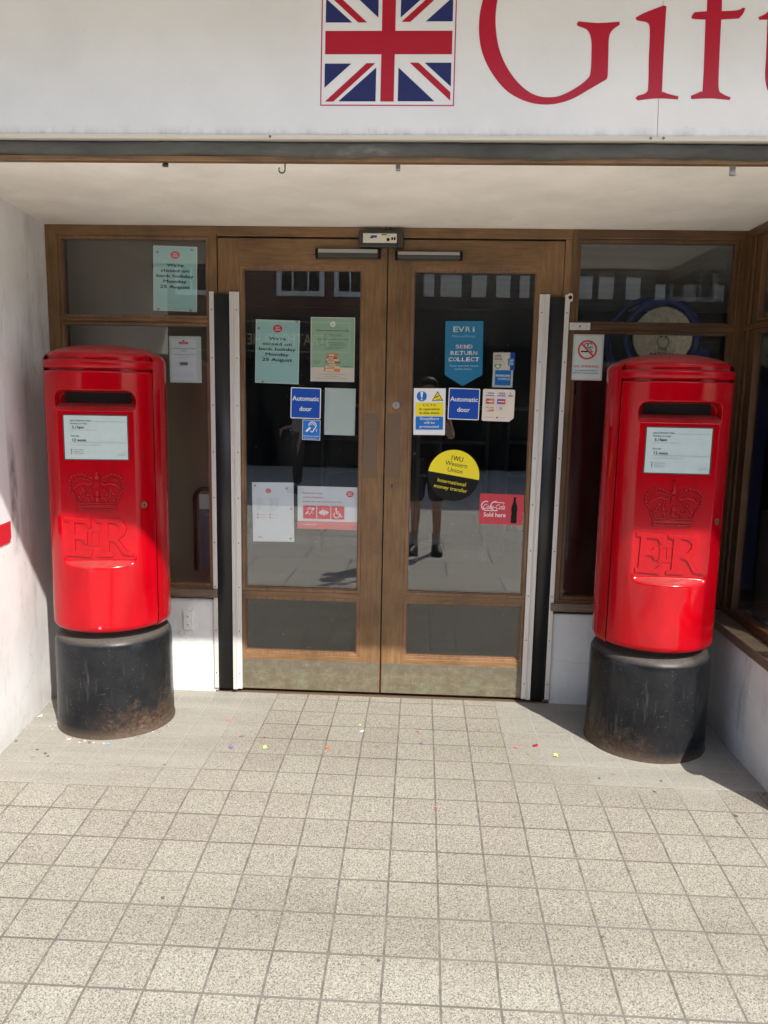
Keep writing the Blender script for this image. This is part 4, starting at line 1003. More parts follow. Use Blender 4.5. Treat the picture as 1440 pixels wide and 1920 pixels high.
# hearing loop sticker
Mx, w, h = place_px([(567, 787), (601, 788), (567, 824), (600, 826)], YOUT-.001); s = Sheet(w, h, 'white')
s.rect(.002, .002, w-.002, h-.002, 'sign_blue2')
def ear(s, cx, cy, k, mat='white', t=True):
    s.arc(cx, cy, k, k*.26, -50, 190, mat); s.arc(cx, cy, k*.5, k*.2, -10, 170, mat)
    s.line(cx+k*.62, cy-k*.75, cx+k*.2, cy-k*1.5, k*.26, mat); s.arc(cx-.1*k, cy-k*1.45, k*.35, k*.24, 180, 360, mat, 10)
    s.line(cx-k*1.75, cy-k*1.75, cx-k*.55, cy-k*.55, k*.55, mat)
    if t: s.text('T', cx+k*1.15, cy-k*1.75, k*.7, mat, bold=.02)
ear(s, w*.56, h*.73, w*.20); s.text('Hearing loop installed', w*.5, h*.17, h*.07, 'white', w=w*.86); s.text('Switch hearing aid to T', w*.45, h*.07, h*.05, 'white', w=w*.7)
s.build('hearing_loop_sticker', 'small blue ear symbol sticker hanging below the left automatic door sign', 'sticker', Mx)
# blank paper
Mx, w, h = place_px([(609, 727), (667, 729), (608, 815), (665, 817)], YIN); s = Sheet(w, h, 'paper_blank'); s.ell(w*.2, h*.55, .001, .001, 'grey_ink', 8)
s.build('blank_paper', 'blank pale sheet of paper taped inside the left door', 'paper', Mx)
# opening hours
Mx, w, h = place_px([(472, 904), (551, 905), (475, 1015), (551, 1016)], YIN); s = Sheet(w, h, 'paper')
post_office_oval(s, w*.39, h*.86, w*.065, w*.055)
for i, d in enumerate(('Monday', 'Tuesday', 'Wednesday', 'Thursday', 'Friday', 'Saturday', 'Sunday')):
    s.text(d, w*.10, h*(.725-.031*i), h*.014, 'grey_ink', align='L', w=w*(.12, .12, .16, .14, .09, .13, .10)[i]); s.text('09:00 - 17:30' if i < 6 else 'Closed', w*.42, h*(.722-.031*i), h*.014, 'grey_ink', align='L', w=w*(.20 if i < 6 else .14))
for i in range(4):
    a, b_ = w*(.13+.30*(i % 2)), h*(.465-.055*(i//2)); s.ell(a, b_, .004, .004, 'pink_ink', 10); s.text('Services', a+.008, b_-.003, .0045, 'grey_ink', align='L', w=w*.14)
s.text('BFPO', w*.18, h*.07, h*.018, 'ink', w=w*.1, bold=.02)
for u, v in ((.08, .945), (.84, .905), (.94, .56), (.92, .06)): putty(s, u, v)
s.build('opening_hours_sheet', 'white opening hours sheet with days listed, low on the left door', 'notice', Mx)
# customers who need assistance
Mx, w, h = place_px([(558, 911), (671, 914), (558, 991), (670, 994)], YIN); s = Sheet(w, h, 'paper')
s.rect(0, 0, w, h*.185, 'band_red'); s.text('postoffice.co.uk', w*.10, h*.09, h*.035, 'paper', align='L', w=w*.21)
for i, (t_, ww) in enumerate((('Customers who', .33), ('need assistance,', .34), ('please ask, we are here to help.', .66))): s.text(t_, w*.09, h*(.82-.095*i), h*.045, 'pink_ink', align='L', w=w*ww, bold=.008)
post_office_oval(s, w*.87, h*.84, w*.063, w*.052)
for i in range(3):
    a = w*(.095+.235*i); q = w*.215; b_ = h*.245; s.rect(a, b_, a+q, b_+q*1.0, 'red_ink')
    if i == 0: ear(s, a+q*.52, b_+q*.68, q*.19, 'paper'); s.ell(a+q*.78, b_+q*.78, q*.1, q*.1, 'paper', 12)
    if i == 1:
        s.poly([(a+q*(.5+.38*math.cos(t)), b_+q*(.5+.20*math.sin(t)*(1-.25*abs(math.cos(t))))) for t in [2*math.pi*k/24 for k in range(24)]], 'paper'); s.arc(a+q*.55, b_+q*.5, q*.14, q*.03, 0, 360, 'red_ink'); s.line(a+q*.42, b_+q*.8, a+q*.58, b_+q*.2, q*.05, 'paper')
    if i == 2:
        s.ell(a+q*.38, b_+q*.82, q*.08, q*.08, 'paper', 12); s.line(a+q*.38, b_+q*.74, a+q*.42, b_+q*.42, q*.09, 'paper'); s.line(a+q*.42, b_+q*.44, a+q*.68, b_+q*.44, q*.07, 'paper')
        s.line(a+q*.66, b_+q*.46, a+q*.76, b_+q*.22, q*.07, 'paper'); s.line(a+q*.74, b_+q*.20, a+q*.86, b_+q*.25, q*.06, 'paper'); s.arc(a+q*.42, b_+q*.34, q*.22, q*.07, 130, 370, 'paper'); s.line(a+q*.40, b_+q*.60, a+q*.62, b_+q*.58, q*.06, 'paper')
s.build('assistance_sign', 'white and red customer assistance sign with three pictograms, low on the left door', 'sign', Mx)
# collection point notice in left window
Mx, w, h = place_px([(317, 630), (377, 631), (319, 717), (378, 718)], YIN); s = Sheet(w, h, 'paper_blank')
s.rect(.006, .006, w*.87, h*.955, 'paper'); s.frame(.008, .010, w*.86, h*.945, .0006, 'grey_ink')
s.rect(w*.31, h*.83, w*.59, h*.88, 'red_ink'); s.text('Royal Mail', w*.45, h*.845, h*.02, 'white', w=w*.2); s.ell(w*.45, h*.905, w*.035, h*.014, 'ink', 10)
s.text('ROYAL MAIL COLLECTION', w*.46, h*.725, h*.022, 'ink', w=w*.74, bold=.01); s.text('POINT', w*.46, h*.675, h*.022, 'ink', w=w*.17, bold=.01)
s.text('STRATFORD UPON AVON POST OFFICE', w*.46, h*.60, h*.013, 'ink', w=w*.70, bold=.01)
for i, t_ in enumerate(('2-3 HENLEY STREET', 'STRATFORD UPON AVON WARKS', 'CV37 6PU')): s.text(t_, w*.46, h*(.57-.026*i), h*.010, 'grey_ink', w=w*(.30, .40, .15)[i])
s.frame(w*.27, h*.34, w*.67, h*.445, .0008, 'grey_ink')
for i in range(16): s.rect(w*(.33+.0165*i), h*.372, w*(.33+.0165*i+(.011 if i % 3 else .006)), h*.44, 'ink')
for i in range(5): s.text('Please bring your card and a form of identification with you', w*.09, h*(.20-.022*i), h*.009, 'grey_ink', align='L', w=w*(.72, .70, .68, .66, .40)[i])
s.build('collection_notice', 'laminated white collection point notice in the lower left window beside the post box', 'notice', Mx)
# parcel shop banner
Mx, w, h = place_px([(836, 602), (907, 602), (833, 703), (904, 703)], YIN); tip = h*.21
s = Sheet(w, h, 'evri_blue', .0012, [(0, 0), (w*.48, -tip), (w, 0), (w, h-.004), (w-.004, h), (.004, h), (0, h-.004)])
s.text('E', w*.275, h*.80, h*.105, 'white', w=w*.12, bold=.018); s.text('V', w*.42, h*.80, h*.105, 'white', w=w*.15, bold=.015); s.text('R', w*.60, h*.80, h*.105, 'white', w=w*.13); s.text('i', w*.745, h*.80, h*.105, 'white', w=w*.045, bold=.018)
s.text('ParcelShop', w*.49, h*.70, h*.048, 'pale_blue', w=w*.61)
def slab(st, y, ww, cap, fat):
    n = len(st); 
    for i, ch in enumerate(st):
        a = w*.5-w*ww/2+w*ww*(i+.5)/n; s.text(ch, a, y, cap, 'white', w=w*ww/n*(.84 if ch != 'I' else .4), bold=.022 if i % 2 == fat else .005)
        if i % 2 == fat: s.rect(a-w*ww/n*.40, y, a-w*ww/n*.05, y+cap*.10, 'white')
slab('SEND', h*.495, .46, h*.072, 0); slab('RETURN', h*.375, .72, h*.075, 0); slab('COLLECT', h*.255, .82, h*.075, 0)
s.text('Your parcels more', w*.5, h*.155, h*.035, 'pale_blue', w=w*.76); s.text('easily here', w*.48, h*.095, h*.035, 'pale_blue', w=w*.45)
s.build('parcel_shop_banner', 'blue pennant shaped parcel shop sign high on the right door', 'sign', Mx)
# love local + card company
Mx, w, h = place_px([(925, 661), (966, 661), (924, 694), (965, 694)], YIN-.0006); s = Sheet(w*.78, h, 'paper_warm', .001)
s.rect(w*.78, 0, w, h, 'sign_blue'); s.rect(w*.68, h*.25, w*.95, h*.68, 'evri_blue'); s.text('AM', w*.84, h*.47, h*.14, 'white', w=w*.16, bold=.02); s.text('EX', w*.84, h*.30, h*.14, 'white', w=w*.16, bold=.02)
s.text('LOVE', w*.08, h*.76, h*.12, 'ink', align='L', w=w*.27, bold=.02); s.text('LOCAL', w*.08, h*.59, h*.12, 'ink', align='L', w=w*.34, bold=.02); s.text('Shop small here', w*.08, h*.47, h*.04, 'grey_ink', align='L', w=w*.4)
ht = [(w*.22+.16*w*(16*math.sin(t)**3)/16, h*.22+.16*w*(13*math.cos(t)-5*math.cos(2*t)-2*math.cos(3*t)-math.cos(4*t))/16) for t in [2*math.pi*k/28 for k in range(28)]]
s.poly(ht, 'teal_green'); s.poly([(w*.22+(a-w*.22)*.55, h*.22+(b_-h*.22)*.55) for a, b_ in ht], 'paper_warm')
s.build('shop_local_sticker', 'small cream and blue shop local sticker with a green heart, right door', 'sticker', Mx)
Mx, w, h = place_px([(924, 689), (962, 690), (923, 726), (961, 727)], YIN+.0012); s = Sheet(w, h, 'paper_blank', .001)
s.rect(w*.12, h*.11, w*.90, h*.88, 'sign_blue2'); s.rect(w*.14, h*.54, w*.86, h*.66, 'sky_blue')
s.text('AMERICAN', w*.50, h*.55, h*.11, 'white', w=w*.70, bold=.018); s.text('EXPRESS', w*.58, h*.38, h*.11, 'white', w=w*.60, bold=.018)
s.build('charge_card_sticker', 'blue square charge card sticker with white edge on the right door', 'sticker', Mx)
# cctv
Mx, w, h = place_px([(776, 728), (836, 728), (775, 815), (834, 816)], YOUT-.003); s = Sheet(w, h, 'white', .002)
s.ell(w*.25, h*.83, w*.16, w*.16, 'sign_blue2', 28); s.poly([(w*.205, h*.93), (w*.295, h*.93), (w*.27, h*.80), (w*.23, h*.80)], 'white'); s.ell(w*.25, h*.762, w*.028, w*.028, 'white', 12)
s.poly([(w*.57, h*.735), (w*.93, h*.735), (w*.75, h*.94)], 'ink'); s.poly([(w*.61, h*.748), (w*.89, h*.748), (w*.75, h*.91)], 'yellow'); s.poly([(w*.67, h*.785), (w*.79, h*.83), (w*.77, h*.85), (w*.66, h*.80)], 'ink'); s.rect(w*.72, h*.765, w*.84, h*.775, 'ink')
s.rect(w*.07, h*.415, w*.93, h*.69, 'yellow'); s.rect(w*.07, h*.115, w*.93, h*.395, 'sign_blue2')
for i, (t_, ww) in enumerate((('C.C.T.V.', .42), ('in operation', .64), ('in this store', .62))): s.text(t_, w*.5, h*(.618-.083*i), h*.052, 'ink', w=w*ww, bold=.012)
for i, (t_, ww) in enumerate((('Shoplifters', .60), ('will be', .34), ('prosecuted', .60))): s.text(t_, w*.5, h*(.325-.083*i), h*.055, 'white', w=w*ww, bold=.016)
s.build('camera_warning_sign', 'white, yellow and blue camera warning sign at the left of the right door glass', 'sign', Mx)
# cards accepted
Mx, w, h = place_px([(906, 729), (966, 731), (903, 789), (963, 791)], YOUT-.001); s = Sheet(w, h, 'paper_warm', .001, [(.004, 0), (w*.86, 0), (w, h*.12), (w, h-.005), (w-.005, h), (.005, h), (0, h-.005), (0, .005)])
for a in (.10, .45):
    s.text('VISA', w*(a+.14), h*.84, h*.07, 'sign_blue', w=w*.21, bold=.02, shear=.15); s.rect(w*a, h*.785, w*(a+.26), h*.81, 'sign_blue'); s.rect(w*a, h*.81, w*a+.0008, h*.95, 'grey_ink')
s.text('V', w*.85, h*.85, h*.06, 'sign_blue', bold=.02); s.rect(w*.79, h*.785, w*.93, h*.83, 'grey_ink')
for a, c1, c2 in ((.10, 'red_ink', 'orange'), (.45, 'sign_blue2', 'red_ink')):
    s.rect(w*a, h*.54, w*(a+.26), h*.70, 'lilac'); s.ell(w*(a+.09), h*.62, w*.082, w*.078, c1, 20); s.ell(w*(a+.17), h*.62, w*.082, w*.078, c2, 20); s.rect(w*(a+.03), h*.605, w*(a+.23), h*.635, 'paper_warm')
s.text('DISCOVER', w*.23, h*.40, h*.045, 'ink', w=w*.24); s.poly([(w*.10, h*.31), (w*.36, h*.31), (w*.36, h*.38)], 'orange'); s.frame(w*.10, h*.30, w*.36, h*.46, .0004, 'grey_ink')
s.frame(w*.44, h*.32, w*.68, h*.47, .0004, 'grey_ink'); s.arc(w*.56, h*.40, w*.035, w*.02, -90, 90, 'sign_blue'); s.arc(w*.55, h*.40, w*.035, w*.012, 90, 270, 'sky_blue')
s.text('Lloyds Bank', w*.22, h*.11, h*.030, 'grey_ink', w=w*.28); s.poly([(w*.42, h*.11), (w*.46, h*.12), (w*.49, h*.16), (w*.50, h*.11), (w*.47, h*.09)], 'ink'); s.text('Cardnet', w*.63, h*.11, h*.025, 'grey_ink', w=w*.13)
s.build('card_payment_sticker', 'cream sticker of accepted payment cards with a torn corner, right door', 'sticker', Mx)
# round money transfer sticker
c = atY(850.5, 891.5, YOUT-.001); rx = (atY(899, 891, YOUT).x-atY(802, 891, YOUT).x)/2
s = Sheet(2*rx, 2*rx, 'black', .001, [(rx+rx*math.cos(2*math.pi*i/48), rx+rx*math.sin(2*math.pi*i/48)) for i in range(48)])
s.poly([(rx+rx*.995*math.cos(R(180*i/30)), rx+rx*.995*math.sin(R(180*i/30))) for i in range(31)], 'yellow')
s.text('WU', rx*1.05, rx*1.58, rx*.19, 'ink', w=rx*.38, bold=.015); s.text('Western', rx*1.02, rx*1.36, rx*.18, 'ink', w=rx*.86); s.text('Union', rx*1.02, rx*1.12, rx*.18, 'ink', w=rx*.58)
s.rect(rx*.80, rx*1.58, rx*.825, rx*1.77, 'ink')
s.text('International', rx*.98, rx*.66, rx*.15, 'yellow', w=rx*1.10); s.text('money transfer', rx*.98, rx*.42, rx*.15, 'yellow', w=rx*1.30)
s.build('money_transfer_sticker', 'round yellow and black money transfer sticker on the right door glass', 'sticker', Matrix.Translation(c)@Matrix.Rotation(R(9), 4, 'Y')@Matrix.Translation((-rx, 0, -rx)))
# cola sticker
Mx, w, h = place_px([(901, 925), (983, 928), (897, 982), (980, 985)], YOUT-.001); s = Sheet(w, h, 'band_red', .001, rr(w, h, .006))
s.poly([(a*(w-.003)/w+.0015, b_*(h-.003)/h+.0015) for a, b_ in rr(w, h, .005)], 'coke_red')
s.text('Coca-Cola', w*.32, h*.50, h*.17, 'white', w=w*.50, bold=.0, shear=.28)
s.arc(w*.15, h*.60, h*.15, h*.028, 70, 300, 'white'); s.arc(w*.36, h*.60, h*.15, h*.028, 80, 300, 'white'); s.line(w*.17, h*.46, w*.30, h*.44, h*.022, 'white'); s.line(w*.30, h*.74, w*.56, h*.71, h*.02, 'white')
s.text('Sold here', w*.35, h*.25, h*.14, 'white', w=w*.50, bold=.016)
bt = [(.0, 0), (.055, .0), (.07, .05), (.062, .15), (.066, .22), (.058, .35), (.070, .48), (.062, .60), (.032, .74), (.024, .80), (.027, .85), (.026, .92), (0, .92)]
s.poly([(w*.79+w*a, h*(.06+.86*b_/.92)) for a, b_ in bt]+[(w*.79-w*a, h*(.06+.86*b_/.92)) for a, b_ in bt[::-1][1:-1]], 'black')
s.build('cola_sticker', 'red cola sold here sticker with a black bottle, low on the right door', 'sticker', Mx)
# no smoking
Mx, w, h = place_px([(1073, 627), (1133, 627), (1068, 712), (1128, 714)], .002); s = Sheet(w, h, 'strip_metal', .0012, rr(w, h, .004))
s.poly([(a*(w-.008)/w+.004, b_*(h-.008)/h+.004) for a, b_ in rr(w, h, .006)], 'pink_ink'); s.poly([(a*(w-.011)/w+.0055, b_*(h-.011)/h+.0055) for a, b_ in rr(w, h, .006)], 'paper_blank')
s.rect(w*.30, h*.612, w*.52, h*.642, 'black'); s.rect(w*.60, h*.612, w*.64, h*.642, 'black'); s.rect(w*.66, h*.612, w*.68, h*.642, 'black')
for a in ((.47, .755, .07), (.57, .76, .075), (.62, .70, .05)): s.arc(w*a[0], h*a[1], w*a[2], w*.022, 20, 300, 'black')
s.arc(w*.5, h*.665, w*.275, w*.052, 0, 360, 'red_ink', 36); s.line(w*.31, h*.80, w*.69, h*.53, w*.055, 'red_ink')
s.text('NO SMOKING.', w*.5, h*.275, h*.062, 'red_ink', w=w*.80); s.text('It is against the law to', w*.5, h*.20, h*.033, 'ink', w=w*.70, bold=.008); s.text('smoke in these premises', w*.48, h*.145, h*.033, 'ink', w=w*.79, bold=.008)
s.build('no_smoking_sign', 'white no smoking sign with red ring in the corner of the right window', 'sign', Mx)
# sign on the left wall: white plate, yellow disc, red foot
yA, yB = -.557, -1.02
n = Vector((-1, -.118, 0)).normalized()
def WL(y, z, off): q = Vector((xl(y), y, z)); return q+Vector((1, .118, 0)).normalized()*off
def wallsheet(mb, pts, off, mi):
    vs = [WL(a, b_, off) for a, b_ in pts]+[WL(a, b_, .0005) for a, b_ in pts]; k = len(pts)
    mb.add(vs, [tuple(range(k))]+[((i+1) % k, i, i+k, (i+1) % k+k) for i in range(k)], mi)
mb = MB()
def rrz(y0, y1, z0, z1, r, bot=True):
    out = []
    for cy, cz, a0 in ((y1-r, z1-r, 0), (y0+r, z1-r, 90), (y0+r, z0+r, 180), (y1-r, z0+r, 270)):
        for i in range(5): a = R(a0+90*i/4); out.append((cy+r*math.cos(a), cz+r*math.sin(a)))
    return out
wallsheet(mb, rrz(yB, yA, .842, 1.50, .02), .002, 0)
wallsheet(mb, [(yB+.0, .93), (yB, .862), (yB+.02, .843), (yA-.02, .843), (yA-.003, .862), (yA-.002, .93)], .0028, 1)
wallsheet(mb, [(-.66+.055*math.cos(2*math.pi*i/24)-.045, 1.06+.055*math.sin(2*math.pi*i/24)) for i in range(24)], .0026, 2)
tag(mb.build('wall_sign', ['white', 'red_ink', 'yellow']), 'white plate with red foot and yellow disc on the left wall', 'sign')

# ================================================================== THINGS INSIDE THE GLASS
# round lottery sign hung in the right window
cx, cz = 1.345, 1.775
T = thing('lottery_sign', 'round blue and cream lottery sign hanging inside the right window', 'sign', (cx, .30, cz-.22))
b = MB()
pc = [(.0, -.03), (.155, -.03), (.165, -.02), (.165, .0), (0, .0)]
b.v = []; 
def disc(name, mat, r, y0, y1, x=cx, z=cz, n=48):
    return MB().cyl((x, y1, z), (0, -1, 0), r, y1-y0, n).build(name, mat, T)
disc('face', 'lottery_cream', .140, .27, .30)
rg = MB(); rg.tube([(cx+.170*math.cos(2*math.pi*i/48), .29, cz+.170*math.sin(2*math.pi*i/48)) for i in range(48)], .020, 10, closed=True); rg.build('ring', 'lottery_blue', T)
rg = MB(); rg.tube([(cx-.04+.205*math.cos(2*math.pi*i/48), .35, cz-.02+.205*math.sin(2*math.pi*i/48)) for i in range(48)], .016, 10, closed=True); rg.build('outer_ring', 'lottery_blue', T)
sh = Sheet(.26, .26, 'lottery_cream', .001, [(.13+.125*math.cos(2*math.pi*i/40), .13+.125*math.sin(2*math.pi*i/40)) for i in range(40)])
for i, (t_, ww, y) in enumerate((('THE', .045, .062), ('NATIONAL', .115, .040), ('LOTTERY', .10, .018))): sh.text(t_, .13, y, .016, 'ink', w=ww, bold=.018)
sh.arc(.13, .105, .028, .003, 0, 360, 'ink'); sh.arc(.122, .145, .010, .003, -20, 190, 'ink', 10); sh.arc(.140, .145, .010, .003, -10, 200, 'ink', 10); sh.line(.112, .14, .126, .12, .003, 'ink'); sh.line(.150, .14, .137, .12, .003, 'ink')
sh.poly([(.05, .14), (.085, .175), (.10, .14)], 'sky_blue'); sh.poly([(.16, .14), (.18, .165), (.20, .14)], 'sky_blue')
sh.build('lettering', None, None, Matrix.Translation((cx-.13, .268, cz-.13))@Matrix.Identity(4), parent=None)
o = bpy.data.objects['lettering']; o.parent = T; o.matrix_local = Matrix.Translation((-.13, -.032, .09))
# blue stand behind the lottery sign
b = MB().box(1.30, 1.62, .40, .43, .50, 1.73); b.prism([(1.52, 1.62), (1.56, 1.62), (1.545, 1.70), (1.53, 1.72)], 'y', .395, .399, 1)
tag(b.build('display_stand', ['lottery_blue', 'lottery_cream'], bevel=.01), 'tall blue display stand inside the right window behind the round sign', 'stand')
# leaflet stand in left window
T = thing('leaflet_stand', 'black hoop framed poster stand inside the lower left window', 'stand', (-.82, .2, .53))
b = MB(); hp = [(-.955, .22, .56), (-.955, .22, .93)]+[(-.90-.055*math.cos(R(9*i)), .22, .93+.055*math.sin(R(9*i))) for i in range(1, 11)]+[(-.80, .22, .985)]
b.tube(hp, .011, 10); b.build('hoop', 'black', T)
b = MB(); b.box(-.93, -.80, .215, .225, .56, .955, 0); b.box(-.929, -.801, .2135, .2145, .56, .88, 1)
b.build('poster', ['paper_blank', 'denim'], T)
sh = Sheet(.1, .03, 'denim', .0005); sh.text('SEE YELL', .05, .008, .012, 'grey_ink', w=.09, bold=.02)
sh.build('heading', None, None, Matrix.Translation((-.905+.82, .211-.2, .84-.53)), parent=T)
# ceiling light above the shop floor (seen through the left door)
T = thing('ceiling_light', 'lit rectangular ceiling light inside the shop behind the left door', 'lamp', (-.35, 1.5, 2.45))
MB().box(-.62, -.10, 1.30, 1.75, 2.425, 2.449).build('housing', 'white_paint', T); MB().box(-.60, -.12, 1.32, 1.36, 2.415, 2.4245).build('tube', 'lamp_glow', T)
T = thing('ceiling_light', 'large louvred ceiling light panel inside behind the right window', 'lamp', (1.3, 1.2, 2.45))
MB().box(1.15, 1.75, .9, 1.5, 2.43, 2.449).build('housing', 'white_paint', T)
b = MB()
for i in range(4):
    for j in range(5): b.box(1.18+.14*i, 1.28+.14*i, .93+.11*j, 1.0+.11*j, 2.4255, 2.4295)
b.build('louvre', 'shelf_grey', T)
# shelves and goods seen dimly
for k, (x0, x1, y) in enumerate(((-.72, -.1, 3.4), (.15, .78, 3.2), (.95, 1.55, 3.4))):
    T = thing('shop_shelf', ('dim grey shop shelving behind the left door', 'dim grey shop shelving behind the right door', 'dim grey shop shelving behind the right window')[k], 'shelf', ((x0+x1)/2, y, 0), 'shelving inside the shop')
    b = MB().box(x0, x0+.03, y, y+.4, 0, 1.5).box(x1-.03, x1, y, y+.4, 0, 1.5)
    for i in range(5): b.box(x0+.03, x1-.03, y, y+.4, .15+.3*i, .18+.3*i)
    b.build('rack', 'shelf_grey', T)
# postcards behind the side window
T = thing('postcard_rack', 'dark rack of picture postcards inside the right side window', 'rack', (1.8, -.55, .5))
MB().box(1.80, 1.81, -.62, -.19, .62, 2.1).build('rack_back', 'inner_dark', T)
for i in range(3):
    for j in range(10):
        if random.random() < .1: continue
        y = -.28-.115*i; z = .72+.125*j
        c_ = MB().box(1.790, 1.7985, y-.05, y+.05, z, z+.10, 0).box(1.7885, 1.7899, y-.046, y+.046, z+.03, z+.096, 1).box(1.7872, 1.7884, y-.046, y+.03, z+.03, z+.055, 2)
        tag(c_.build('postcard', ['paper_blank', random.choice(['denim', 'shelf_grey', 'sky_blue', 'inner_partition']), random.choice(['shelf_grey', 'inner_dark', 'book_green'])]), 'dim picture postcard on the rack inside the right side window', 'postcard', 'picture postcards on the rack')
# ================================================================== LITTER
def fleck(q, mat, r, label, cat, group, seed, asp=.6, curl=.3):
    rn = random.Random(seed); r *= 1.2; p = atFloor(*q); b = MB(); n = 9; a0 = rn.uniform(0, 6.28)
    vs = [(0, 0, .002+r*curl*.3)]
    for i in range(n):
        a = 2*math.pi*i/n; rr_ = r*rn.uniform(.65, 1.1); x, y = rr_*math.cos(a), rr_*asp*math.sin(a)
        vs.append((x*math.cos(a0)-y*math.sin(a0), x*math.sin(a0)+y*math.cos(a0), .0012+abs(math.cos(a))*r*curl*rn.uniform(.3, 1)))
    b.recalc = False
    vs = [(v[0]+p.x, v[1]+p.y, v[2]+p.z+.0005) for v in vs]
    b.add(vs, [(0, i+1, (i+1) % n+1) for i in range(n)], 0, True)
    o = b.build({'petal': 'petal', 'leaf': 'dead_leaf', 'gum': 'gum_spot', 'chip': 'paint_flake'}[cat], mat)
    tag(o, label, cat, group); return o
PT = [((1003, 1399), 'letter_red', .014, 'red petal on the tiles left of the yellow one', 1), ((969, 1402), 'petal_pink', .011, 'pink petal on the tiles beside the red petal', 2), ((1042, 1418), 'petal_yellow', .016, 'yellow petal on the tiles before the right post box', 3),
      ((615, 1403), 'orange_red', .013, 'orange petal alone on the tiles before the doors', 4), ((678, 1372), 'white', .011, 'white scrap on the tiles near the middle of the doors', 5), ((433, 1401), 'lilac', .015, 'curled purple petal on the tiles right of the left post box', 6),
      ((497, 1402), 'petal_yellow', .014, 'pale yellow curled petal near the purple one', 7), ((791, 1394), 'lilac', .013, 'dark purple petal on the tiles under the right door', 8), ((783, 1373), 'letter_red', .008, 'tiny red petal above the dark purple one', 9),
      ((819, 1514), 'petal_pink', .009, 'lone pink petal on the nearer tiles', 10), ((430, 1351), 'petal_pink', .011, 'pink and white petal on the tiles behind the purple one', 11), ((496, 1383), 'letter_red', .006, 'speck of red petal between purple and orange petals', 12), ((675, 1360), 'petal_yellow', .007, 'tiny yellow petal behind the white scrap', 13), ((201, 1396), 'sky_blue', .009, 'blue petal at the foot of the left post box', 14), ((100, 1306), 'petal_pink', .014, 'crushed red petal in the corner behind the left post box', 15), ((902, 1408), 'lilac', .006, 'tiny dark petal between the right door and pink petal', 16)]
for q, mt, r, lab, sd_ in PT: fleck(q, mt, r, lab, 'petal', 'petals scattered on the tiles', sd_)
for q, mt, r, lab, sd_ in (((600, 1343), 'canopy_timber', .014, 'grey dead leaf flat on the tiles before the left door', 30), ((992, 1415), 'canopy_timber', .010, 'thin brown leaf scrap under the red petal', 31), ((454, 1381), 'lilac', .011, 'dark leaf scrap on a tile joint above the purple petal', 32), ((708, 1398), 'canopy_timber', .008, 'brown leaf scrap on the tiles below the door meeting edge', 33)):
    fleck(q, mt, r, lab, 'leaf', 'dead leaves on the tiles', sd_, .45)
GL = {(1150, 1452): 'oval gum spot closest to the right post box base', (1388, 1488): 'large gum spot in the shade by the right plinth', (592, 1802): 'largest gum spot, on a near tile left of mid floor', (1130, 1757): 'dark gum spot on a tile joint in the near right floor', (305, 1684): 'grey gum spot mid way down the left floor', (199, 1717): 'faint gum spot at a tile corner, near left floor', (710, 1802): 'gum spot just right of the largest one', (265, 1657): 'gum spot on a long joint behind the grey one, left floor', (82, 1830): 'faint gum spot on the nearest tiles at the far left', (983, 1655): 'tiny gum spot alone right of the middle of the floor',
      (222, 1435): 'dark gum spot on the tiles in front of the left post box', (308, 1434): 'gum spot right of the one before the left box', (318, 1474): 'tiny gum spot below the pair before the left box'}
def gum_label(q):
    if q in GL: return GL[q]
    return 'dark gum spot in the cluster %s' % ('by the left wall' if q[0] < 400 else 'in front of the right post box' if q[0] < 1300 else 'in the shade by the right plinth')
for k, (q, r) in enumerate((((592, 1802), .011), ((1130, 1757), .007), ((305, 1684), .009), ((199, 1717), .007), ((710, 1802), .006), ((265, 1657), .007), ((222, 1435), .010), ((308, 1434), .007), ((318, 1474), .005), ((82, 1830), .006), ((85, 1413), .011), ((70, 1406), .009), ((62, 1420), .010), ((30, 1390), .009), ((90, 1418), .008), ((1150, 1452), .011), ((1228, 1485), .009), ((1240, 1465), .007), ((1388, 1488), .013), ((1432, 1490), .011), ((1380, 1530), .009), ((1411, 1541), .009), ((1124, 1460), .008), ((1110, 1430), .004), ((983, 1655), .004))):
    o = fleck(q, 'gum' if k % 3 else 'gum_pale', r*.85, ('%s gum spot on the tiles, number %s' % ('', '')) if False else gum_label(q), 'gum', 'trodden gum spots on the tiles', 60+k, .7, .0)
gr = MB(); gr.recalc = False
for k in range(24):
    a = R(random.uniform(-70, 80)); rr_ = random.uniform(.258, .29); x = -1.157+rr_*math.sin(a); y = -.358-rr_*math.cos(a)
    r = random.uniform(.0015, .0055); z = fz(y)+.0005
    gr.add([(x+r*1.3*math.cos(t+k), y+r*math.sin(t+k), z+(.002 if t > 3 else .0005)) for t in [0, 1.3, 2.4, 3.6, 5.0]], [(0, 1, 2, 3, 4)], random.randrange(4))
o = gr.build('grit', ['inner_ceiling', 'book_cream', 'brick_red', 'shelf_grey']); o['kind'] = 'stuff'; tag(o, 'crumbs of grit and flaked paint around the foot of the left post box', 'grit')
fleck((75, 1344), 'white', .014, 'white oval flake on the floor by the left wall', 'chip', None, 90, .5)
fleck((130, 1387), 'paper_warm', .011, 'cream shell-like flake at the front of the left post box base', 'chip', None, 91, .5)

